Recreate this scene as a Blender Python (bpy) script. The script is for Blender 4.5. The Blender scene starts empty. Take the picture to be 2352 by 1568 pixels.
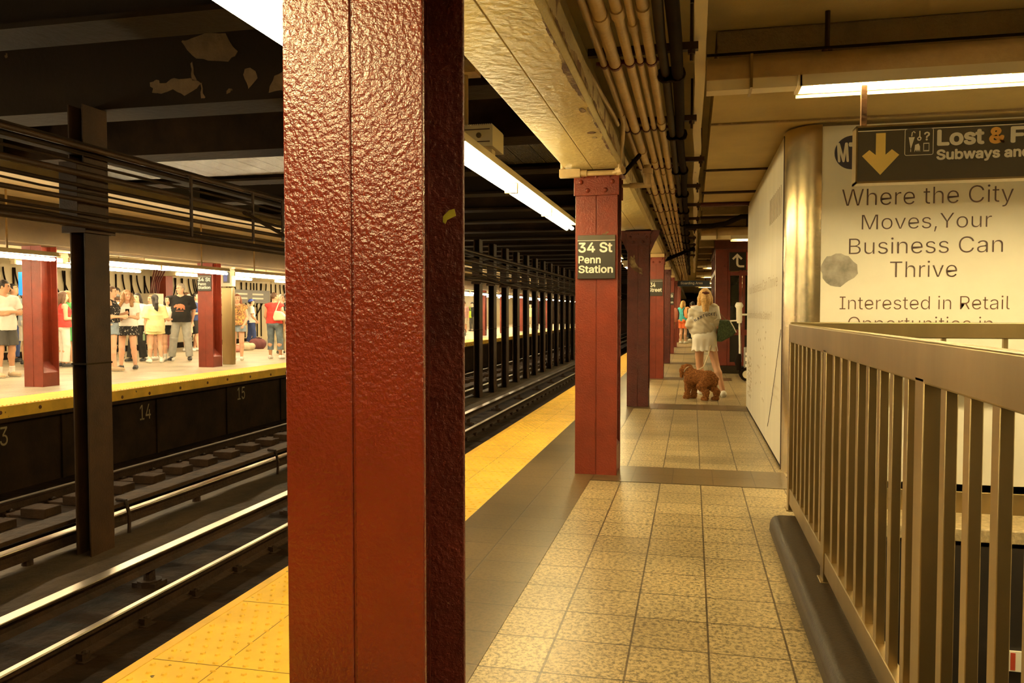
import bpy, math, random
import numpy as np
from mathutils import Vector, Matrix
from mathutils.bvhtree import BVHTree

random.seed(7)
SC = bpy.context.scene
COL = SC.collection
# ---------------------------------------------------------------- camera (28 mm, standing on the platform)
cam_d = bpy.data.cameras.new('camera')
cam_d.sensor_width = 36.0
cam_d.lens = 36.0 * 1829.0 / 2352.0
cam_d.clip_start = 0.05
cam_d.clip_end = 300
cam = bpy.data.objects.new('camera', cam_d)
COL.objects.link(cam)
cam.location = (0, 0, 1.3)
cam.rotation_euler = (math.radians(90 - 2.1605), 0, math.radians(12.7454))
SC.camera = cam
# ---------------------------------------------------------------- world, exposure
W = bpy.data.worlds.new('world'); SC.world = W
W.use_nodes = True
W.node_tree.nodes['Background'].inputs[0].default_value = (0.9, 0.5, 0.15, 1)
W.node_tree.nodes['Background'].inputs[1].default_value = 0.012
SC.view_settings.view_transform = 'Standard'
SC.view_settings.look = 'None'
SC.view_settings.gamma = 1.0
SC.view_settings.use_curve_mapping = False
SC.view_settings.exposure = 0.0
LAMP = (1.0, 0.79, 0.38)          # warm fluorescent tubes
LAMP_POWER = 66.0
LAMP_FAR = (1.0, 0.83, 0.52)
LAMP_POWER_FAR = 64.0

# ---------------------------------------------------------------- materials
def M(name, c, rough=.5, metal=0., bump=0., bscale=40., var=0., vscale=3., c2=None, lo=.45, hi=.6,
      coat=0., spec=.5, detail=4., emit=None, stretch=None, c3=None, s3=20., lo3=.62, hi3=.66, rvar=0.):
    m = bpy.data.materials.new(name); m.use_nodes = True
    nt = m.node_tree; N = nt.nodes; L = nt.links
    b = N['Principled BSDF']
    b.inputs['Base Color'].default_value = (*c, 1)
    b.inputs['Roughness'].default_value = rough
    b.inputs['Metallic'].default_value = metal
    b.inputs['Specular IOR Level'].default_value = spec
    if coat: b.inputs['Coat Weight'].default_value = coat; b.inputs['Coat Roughness'].default_value = .15
    if emit:
        b.inputs['Emission Color'].default_value = (*emit[0], 1); b.inputs['Emission Strength'].default_value = emit[1]
    co = None
    if bump or var or c2 or c3 or rvar:
        tc = N.new('ShaderNodeTexCoord'); co = tc.outputs['Object']
        if stretch:
            mp = N.new('ShaderNodeMapping'); mp.inputs['Scale'].default_value = stretch
            L.new(co, mp.inputs['Vector']); co = mp.outputs['Vector']
    def noise(s, d=detail):
        n = N.new('ShaderNodeTexNoise'); n.inputs['Scale'].default_value = s; n.inputs['Detail'].default_value = d
        n.inputs['Roughness'].default_value = .6
        L.new(co, n.inputs['Vector']); return n.outputs['Fac']
    col = None
    def mix(fac, a, bcol):
        mx = N.new('ShaderNodeMix'); mx.data_type = 'RGBA'
        L.new(fac, mx.inputs['Factor'])
        for s, v in ((6, a), (7, bcol)):
            if hasattr(v, 'links') or hasattr(v, 'is_linked'): L.new(v, mx.inputs[s])
            else: mx.inputs[s].default_value = (*v, 1)
        return mx.outputs[2]
    def ramp(f, a, b_):
        r = N.new('ShaderNodeMapRange'); r.inputs[1].default_value = a; r.inputs[2].default_value = b_
        L.new(f, r.inputs[0]); return r.outputs[0]
    if c2 is not None:
        col = mix(ramp(noise(vscale), lo, hi), c, c2)
    elif var:
        col = mix(ramp(noise(vscale), .3, .7), tuple(x * (1 - var) for x in c), tuple(min(1, x * (1 + var)) for x in c))
    if c3 is not None:
        col = mix(ramp(noise(s3, 6.), lo3, hi3), col if col is not None else c, c3)
    if col is not None: L.new(col, b.inputs['Base Color'])
    if rvar:
        L.new(ramp2(N, L, noise(vscale * 2.3), rough - rvar, rough + rvar), b.inputs['Roughness'])
    if bump:
        bp = N.new('ShaderNodeBump'); bp.inputs['Strength'].default_value = min(1, bump); bp.inputs['Distance'].default_value = .02 * max(1, bump)
        L.new(noise(bscale), bp.inputs['Height']); L.new(bp.outputs['Normal'], b.inputs['Normal'])
    return m
def ramp2(N, L, f, a, b_):
    r = N.new('ShaderNodeMapRange'); r.inputs[1].default_value = .3; r.inputs[2].default_value = .7
    r.inputs[3].default_value = max(.02, a); r.inputs[4].default_value = min(1, b_)
    L.new(f, r.inputs[0]); return r.outputs[0]

def tile_mat(name, c1, c2, mortar, size, ox, oy, speck, rough=.35, msize=.0045):
    m = bpy.data.materials.new(name); m.use_nodes = True
    nt = m.node_tree; N = nt.nodes; L = nt.links; b = N['Principled BSDF']
    tc = N.new('ShaderNodeTexCoord'); mp = N.new('ShaderNodeMapping')
    mp.inputs['Location'].default_value = (-ox, -oy, 0)
    L.new(tc.outputs['Object'], mp.inputs['Vector'])
    br = N.new('ShaderNodeTexBrick'); br.offset = 0; br.squash = 1
    br.inputs['Scale'].default_value = 1; br.inputs['Brick Width'].default_value = size[0]; br.inputs['Row Height'].default_value = size[1]
    br.inputs['Mortar Size'].default_value = msize; br.inputs['Mortar Smooth'].default_value = .2
    br.inputs['Color1'].default_value = (*c1, 1); br.inputs['Color2'].default_value = (*c2, 1); br.inputs['Mortar'].default_value = (*mortar, 1)
    L.new(mp.outputs['Vector'], br.inputs['Vector'])
    out = br.outputs['Color']
    if speck:
        n = N.new('ShaderNodeTexNoise'); n.inputs['Scale'].default_value = 52; n.inputs['Detail'].default_value = 4; n.inputs['Roughness'].default_value = .8
        L.new(tc.outputs['Object'], n.inputs['Vector'])
        r = N.new('ShaderNodeMapRange'); r.inputs[1].default_value = .40; r.inputs[2].default_value = .56; r.inputs[3].default_value = 1 - speck; r.inputs[4].default_value = 1.22
        L.new(n.outputs['Fac'], r.inputs[0])
        mx = N.new('ShaderNodeMix'); mx.data_type = 'RGBA'; mx.blend_type = 'MULTIPLY'; mx.inputs['Factor'].default_value = 1
        L.new(out, mx.inputs[6]); L.new(r.outputs[0], mx.inputs[7]); out = mx.outputs[2]
    # worn patches
    n2 = N.new('ShaderNodeTexNoise'); n2.inputs['Scale'].default_value = 1.1; n2.inputs['Detail'].default_value = 2
    L.new(tc.outputs['Object'], n2.inputs['Vector'])
    r2 = N.new('ShaderNodeMapRange'); r2.inputs[1].default_value = .35; r2.inputs[2].default_value = .7; r2.inputs[3].default_value = 1.1; r2.inputs[4].default_value = .66
    L.new(n2.outputs['Fac'], r2.inputs[0])
    m2 = N.new('ShaderNodeMix'); m2.data_type = 'RGBA'; m2.blend_type = 'MULTIPLY'; m2.inputs['Factor'].default_value = 1
    L.new(out, m2.inputs[6]); L.new(r2.outputs[0], m2.inputs[7])
    L.new(m2.outputs[2], b.inputs['Base Color'])
    b.inputs['Roughness'].default_value = rough
    bp = N.new('ShaderNodeBump'); bp.inputs['Strength'].default_value = .5; bp.inputs['Distance'].default_value = .004; bp.invert = True
    L.new(br.outputs['Fac'], bp.inputs['Height']); L.new(bp.outputs['Normal'], b.inputs['Normal'])
    return m

RED = M('red_paint', (.20, .029, .0115), rough=.33, bump=.3, bscale=90, var=.18, vscale=4, detail=3)
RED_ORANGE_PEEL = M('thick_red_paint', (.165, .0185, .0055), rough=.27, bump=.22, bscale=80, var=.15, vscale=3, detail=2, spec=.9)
RED_DARK_AND_SHADED = M('dark_and_shaded_red_paint', (.10, .014, .008), rough=.35, bump=.5, bscale=60, var=.3, vscale=5, c3=(.5, .36, .18), s3=6, lo3=.70, hi3=.71)  # darker red; stands for shade on column backs, webs and the third column
CREAM = M('cream_paint', (.50, .40, .17), rough=.38, bump=.5, bscale=18, var=.1, vscale=2, c3=(.22, .11, .045), s3=7, lo3=.68, hi3=.76)
CREAM_PEEL = M('peeling_cream_paint', (.44, .35, .18), rough=.5, bump=.8, bscale=25, var=.15, vscale=3, c3=(.12, .05, .02), s3=6, lo3=.54, hi3=.6)
PIPE = M('cream_pipe_paint', (.46, .32, .15), rough=.4, bump=.15, bscale=40, var=.2, vscale=5)
CONC = M('ceiling_concrete', (.44, .33, .13), rough=.7, bump=.25, bscale=60, var=.15, vscale=1.5)
CONC_ROUGH = M('rough_concrete', (.27, .19, .09), rough=.75, bump=.9, bscale=30, var=.25, vscale=3)
SOOT = M('sooty_steel', (.020, .010, .0036), rough=.8, spec=.15, bump=.4, bscale=12, var=.5, vscale=2)
SOOT_PATCH = M('sooty_plaster', (.020, .011, .004), rough=.8, bump=.4, bscale=10, c2=(.16, .10, .04), vscale=3.1, lo=.715, hi=.73, spec=.22)
SOOT_SHINY = M('sooty_boards', (.026, .016, .006), rough=.24, bump=.5, bscale=9, var=.5, vscale=3, stretch=(6, .6, 1))
BROWN = M('grimy_brown_steel', (.042, .020, .0075), rough=.5, spec=.25, bump=.2, bscale=50, var=.3, vscale=4)
CABLE = M('grimy_cable', (.026, .013, .005), rough=.6, spec=.12, var=.3, vscale=6)
BLACKISH = M('black_rubber', (.012, .007, .004), rough=.8, spec=.05, var=.3, vscale=6)
BED = M('dirty_trackbed', (.018, .0085, .003), rough=.85, spec=.15, bump=.9, bscale=7, var=.6, vscale=3, c3=(.05, .03, .013), s3=11, lo3=.66, hi3=.74)
TIE = M('old_timber', (.038, .018, .0065), rough=.8, spec=.2, bump=.7, bscale=12, var=.4, vscale=5)
RAIL_TOP = M('polished_rail', (.50, .43, .32), rough=.30, metal=1., var=.15, vscale=2)
RAIL_RUST = M('rusty_rail', (.028, .013, .005), rough=.7, spec=.2, bump=.4, bscale=25, var=.4, vscale=6)
STEEL = M('brushed_stainless', (.36, .27, .135), rough=.36, metal=1., var=.18, vscale=3, stretch=(1, 1, .25), bump=.04, bscale=8)
STEEL_SHINY = M('polished_stainless', (.60, .49, .30), rough=.27, metal=1., var=.12, vscale=3, bump=.12, bscale=5)
GRANITE_CURB = M('dark_granite', (.030, .018, .007), rough=.42, spec=.3, bump=.15, bscale=90, var=.35, vscale=60)
PANEL = M('white_hoarding', (.70, .66, .55), rough=.42, var=.05, vscale=2)
PANEL_SIDE = M('white_hoarding_scuffed', (.70, .65, .52), rough=.42, var=.06, vscale=2, stretch=(1, 3, .3))
INK = M('dark_brown_ink', (.05, .02, .012), rough=.5)
INK_FAINT = M('faded_ink', (.42, .32, .19), rough=.5)
INK_NAVY = M('navy_ink', (.04, .035, .06), rough=.5)
SMUDGE = M('grey_smudge', (.27, .245, .21), rough=.6, var=.45, vscale=9)
SIGN_BLACK = M('black_enamel_sign', (.030, .024, .014), rough=.3, spec=.5)
SIGN_GREY_AND_SHEEN = M('grey_and_sheened_sign_face', (.095, .080, .055), rough=.42)  # grey of the sign bands; on the hanging sign it stands for sheen
WHITE_LET = M('cream_white_letter', (.92, .88, .76), rough=.4)
ORANGE_LET = M('orange_letter', (.95, .52, .12), rough=.4)
YELLOW_LET = M('yellow_arrow', (.95, .70, .20), rough=.4)
SIGN_RED = M('red_sign_face', (.52, .07, .035), rough=.4)
SIGN_BLUE = M('dark_blue_sign_face', (.05, .07, .11), rough=.4)
YELLOW = M('yellow_tactile', (.82, .50, .045), rough=.5, var=.12, vscale=5, c3=(.10, .065, .02), s3=24, lo3=.675, hi3=.70)
YELLOW_EDGE = M('yellow_edge_paint', (.78, .46, .04), rough=.45, var=.2, vscale=3, c3=(.05, .03, .012), s3=9, lo3=.66, hi3=.70)
GRANITE = tile_mat('speckled_granite_tile', (.50, .385, .20), (.40, .30, .15), (.10, .065, .03), (.297, .30), -.522 + .297 * 10, 6.08, .72)
BORDER = tile_mat('brown_border_tile', (.135, .088, .038), (.118, .077, .032), (.065, .042, .02), (.305, .30), -1.36, 6.08, .18, rough=.3)
FAR_FLOOR = tile_mat('far_platform_tile', (.40, .33, .23), (.35, .29, .20), (.18, .13, .08), (.305, .305), 0, 0, .2, rough=.45)
GLASS = M('dark_glass', (.035, .034, .02), rough=.08, spec=.8, var=.5, vscale=2)
FAR_WALL = M('cream_tile_wall', (.40, .325, .185), rough=.5, var=.06, vscale=2)
FAR_CEIL = M('far_cream_ceiling', (.60, .50, .32), rough=.6, var=.1, vscale=3)
BEAM_FAR = M('brown_beam_paint', (.10, .060, .020), rough=.6, var=.2, vscale=2, bump=.2, bscale=20)
BEIGE = M('beige_plastic', (.62, .54, .38), rough=.4)
TUBE = M('fluorescent_tube', (1, 1, 1), emit=(LAMP, LAMP_POWER))
TUBE_FAR = M('far_fluorescent_tube', (1, 1, 1), emit=(LAMP_FAR, LAMP_POWER_FAR))
TUBE_BIG = M('bright_fluorescent_tube', (1, 1, 1), emit=(LAMP, LAMP_POWER * 2.8))
FIXT = M('fixture_enamel', (.62, .52, .33), rough=.4)
BLUE_LIT = M('lit_blue_panel', (.02, .18, .8), emit=((.02, .22, 1.0), 1.6))
NUM_PAINT = M('yellowed_number_paint', (.26, .20, .09), rough=.7)

# ---------------------------------------------------------------- mesh builder
class MB:
    def __init__(s): s.v = []; s.f = []; s.m = []; s.mi = 0
    def add(s, vs, fs):
        o = len(s.v); s.v.extend(vs); s.f.extend([tuple(i + o for i in f) for f in fs]); s.m.extend([s.mi] * len(fs)); return s
    def box(s, x0, x1, y0, y1, z0, z1):
        v = [(x, y, z) for z in (z0, z1) for x, y in ((x0, y0), (x1, y0), (x1, y1), (x0, y1))]
        return s.add(v, [(3, 2, 1, 0), (4, 5, 6, 7), (0, 1, 5, 4), (1, 2, 6, 5), (2, 3, 7, 6), (3, 0, 4, 7)])
    def tube(s, pts, r, n=10, cap=True):
        pts = [Vector(p) for p in pts]; rs = r if isinstance(r, (list, tuple)) else [r] * len(pts)
        vs = []; fs = []; prev = None
        for i, p in enumerate(pts):
            t = (pts[min(i + 1, len(pts) - 1)] - pts[max(i - 1, 0)]).normalized()
            if prev is None:
                a = Vector((0, 0, 1)) if abs(t.z) < .9 else Vector((1, 0, 0))
                u = t.cross(a).normalized()
            else:
                u = (prev - t * prev.dot(t)).normalized()
            prev = u; w = t.cross(u)
            for k in range(n):
                a = 2 * math.pi * k / n
                vs.append(tuple(p + (u * math.cos(a) + w * math.sin(a)) * rs[i]))
        for i in range(len(pts) - 1):
            for k in range(n):
                fs.append((i * n + k, i * n + (k + 1) % n, (i + 1) * n + (k + 1) % n, (i + 1) * n + k))
        if cap: fs.append(tuple(range(n - 1, -1, -1))); fs.append(tuple((len(pts) - 1) * n + k for k in range(n)))
        return s.add(vs, fs)
    def prism(s, poly, axis, a, b):
        """poly in the two other axes (in xyz order), extruded along axis from a to b"""
        def P(u, w, t): return {'x': (t, u, w), 'y': (u, t, w), 'z': (u, w, t)}[axis]
        n = len(poly)
        v = [P(u, w, a) for u, w in poly] + [P(u, w, b) for u, w in poly]
        f = [tuple(range(n - 1, -1, -1)), tuple(range(n, 2 * n))] + [(i, (i + 1) % n, n + (i + 1) % n, n + i) for i in range(n)]
        return s.add(v, f)
    def dome(s, c, r, d, n=8, h=.6):
        """rivet head on a surface, sticking out along d"""
        d = Vector(d).normalized(); a = Vector((0, 0, 1)) if abs(d.z) < .9 else Vector((1, 0, 0))
        u = d.cross(a).normalized(); w = d.cross(u); c = Vector(c); vs = []; fs = []
        for j, (q, hh) in enumerate(((1, 0), (.8, .6), (.4, .92))):
            for k in range(n):
                t = 2 * math.pi * k / n
                vs.append(tuple(c + (u * math.cos(t) + w * math.sin(t)) * r * q + d * r * h * hh))
        vs.append(tuple(c + d * r * h))
        for j in range(2):
            for k in range(n): fs.append((j * n + k, j * n + (k + 1) % n, (j + 1) * n + (k + 1) % n, (j + 1) * n + k))
        for k in range(n): fs.append((2 * n + k, 2 * n + (k + 1) % n, 3 * n))
        return s.add(vs, fs)

def link(o, parent=None):
    COL.objects.link(o)
    if parent is not None: o.parent = parent
    return o
def to_mesh(name, mb, mats, off=(0, 0, 0), smooth=None):
    me = bpy.data.meshes.new(name)
    ox, oy, oz = off
    me.from_pydata([(x - ox, y - oy, z - oz) for x, y, z in mb.v], [], mb.f)
    for m in (mats if isinstance(mats, (list, tuple)) else [mats]): me.materials.append(m)
    if any(mb.m): me.polygons.foreach_set('material_index', mb.m)
    me.update()
    import bmesh
    bm = bmesh.new(); bm.from_mesh(me); bmesh.ops.recalc_face_normals(bm, faces=bm.faces); bm.to_mesh(me); bm.free()
    if smooth:
        me.polygons.foreach_set('use_smooth', [True] * len(me.polygons))
        me.set_sharp_from_angle(angle=math.radians(smooth))
    return me
LOC = {}
def part(name, mb, mat, parent=None, smooth=35, bevel=0, label=None, seg=2):
    """mb is in the coordinates of the place; the mesh is stored relative to its parent's base"""
    off = LOC.get(parent.name, (0, 0, 0)) if parent is not None else (0, 0, 0)
    o = bpy.data.objects.new(name, to_mesh(name, mb, mat, off, smooth)); link(o, parent)
    if parent is not None: LOC[o.name] = off
    if bevel:
        b = o.modifiers.new('bevel', 'BEVEL'); b.width = bevel; b.segments = seg; b.limit_method = 'ANGLE'
    if label: o['label'] = label
    return o
def tag(o, label, cat, group=None, kind=None):
    o['label'] = label; o['category'] = cat
    if group: o['group'] = group
    if kind: o['kind'] = kind
    return o
def thing(name, label, cat, loc=(0, 0, 0), group=None, kind='thing'):
    o = bpy.data.objects.new(name, None); o.location = loc; o.empty_display_size = .1; link(o)
    LOC[o.name] = tuple(loc)
    return tag(o, label, cat, group, kind)
def single(name, mb, mat, label, cat, base=None, group=None, smooth=35, bevel=0, kind='thing'):
    base = base or mb.v[0]
    o = bpy.data.objects.new(name, to_mesh(name, mb, mat, base, smooth)); o.location = base; link(o)
    LOC[o.name] = tuple(base)
    if bevel:
        b = o.modifiers.new('bevel', 'BEVEL'); b.width = bevel; b.segments = 2; b.limit_method = 'ANGLE'
    return tag(o, label, cat, group, kind)
def struct(name, mb, mat, label, cat, smooth=35, bevel=0, kind='structure', parent=None):
    o = part(name, mb, mat, parent, smooth, bevel)
    return tag(o, label, cat, None, kind)
def copy_tree(o, delta, parent=None):
    c = o.copy(); COL.objects.link(c)
    if parent is None:
        c.location = Vector(o.location) + Vector(delta)
    else: c.parent = parent
    LOC[c.name] = tuple(c.location) if parent is None else LOC.get(parent.name, (0, 0, 0))
    for ch in list(o.children): copy_tree(ch, delta, c)
    return c
def B(*a): return MB().box(*a)

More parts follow.
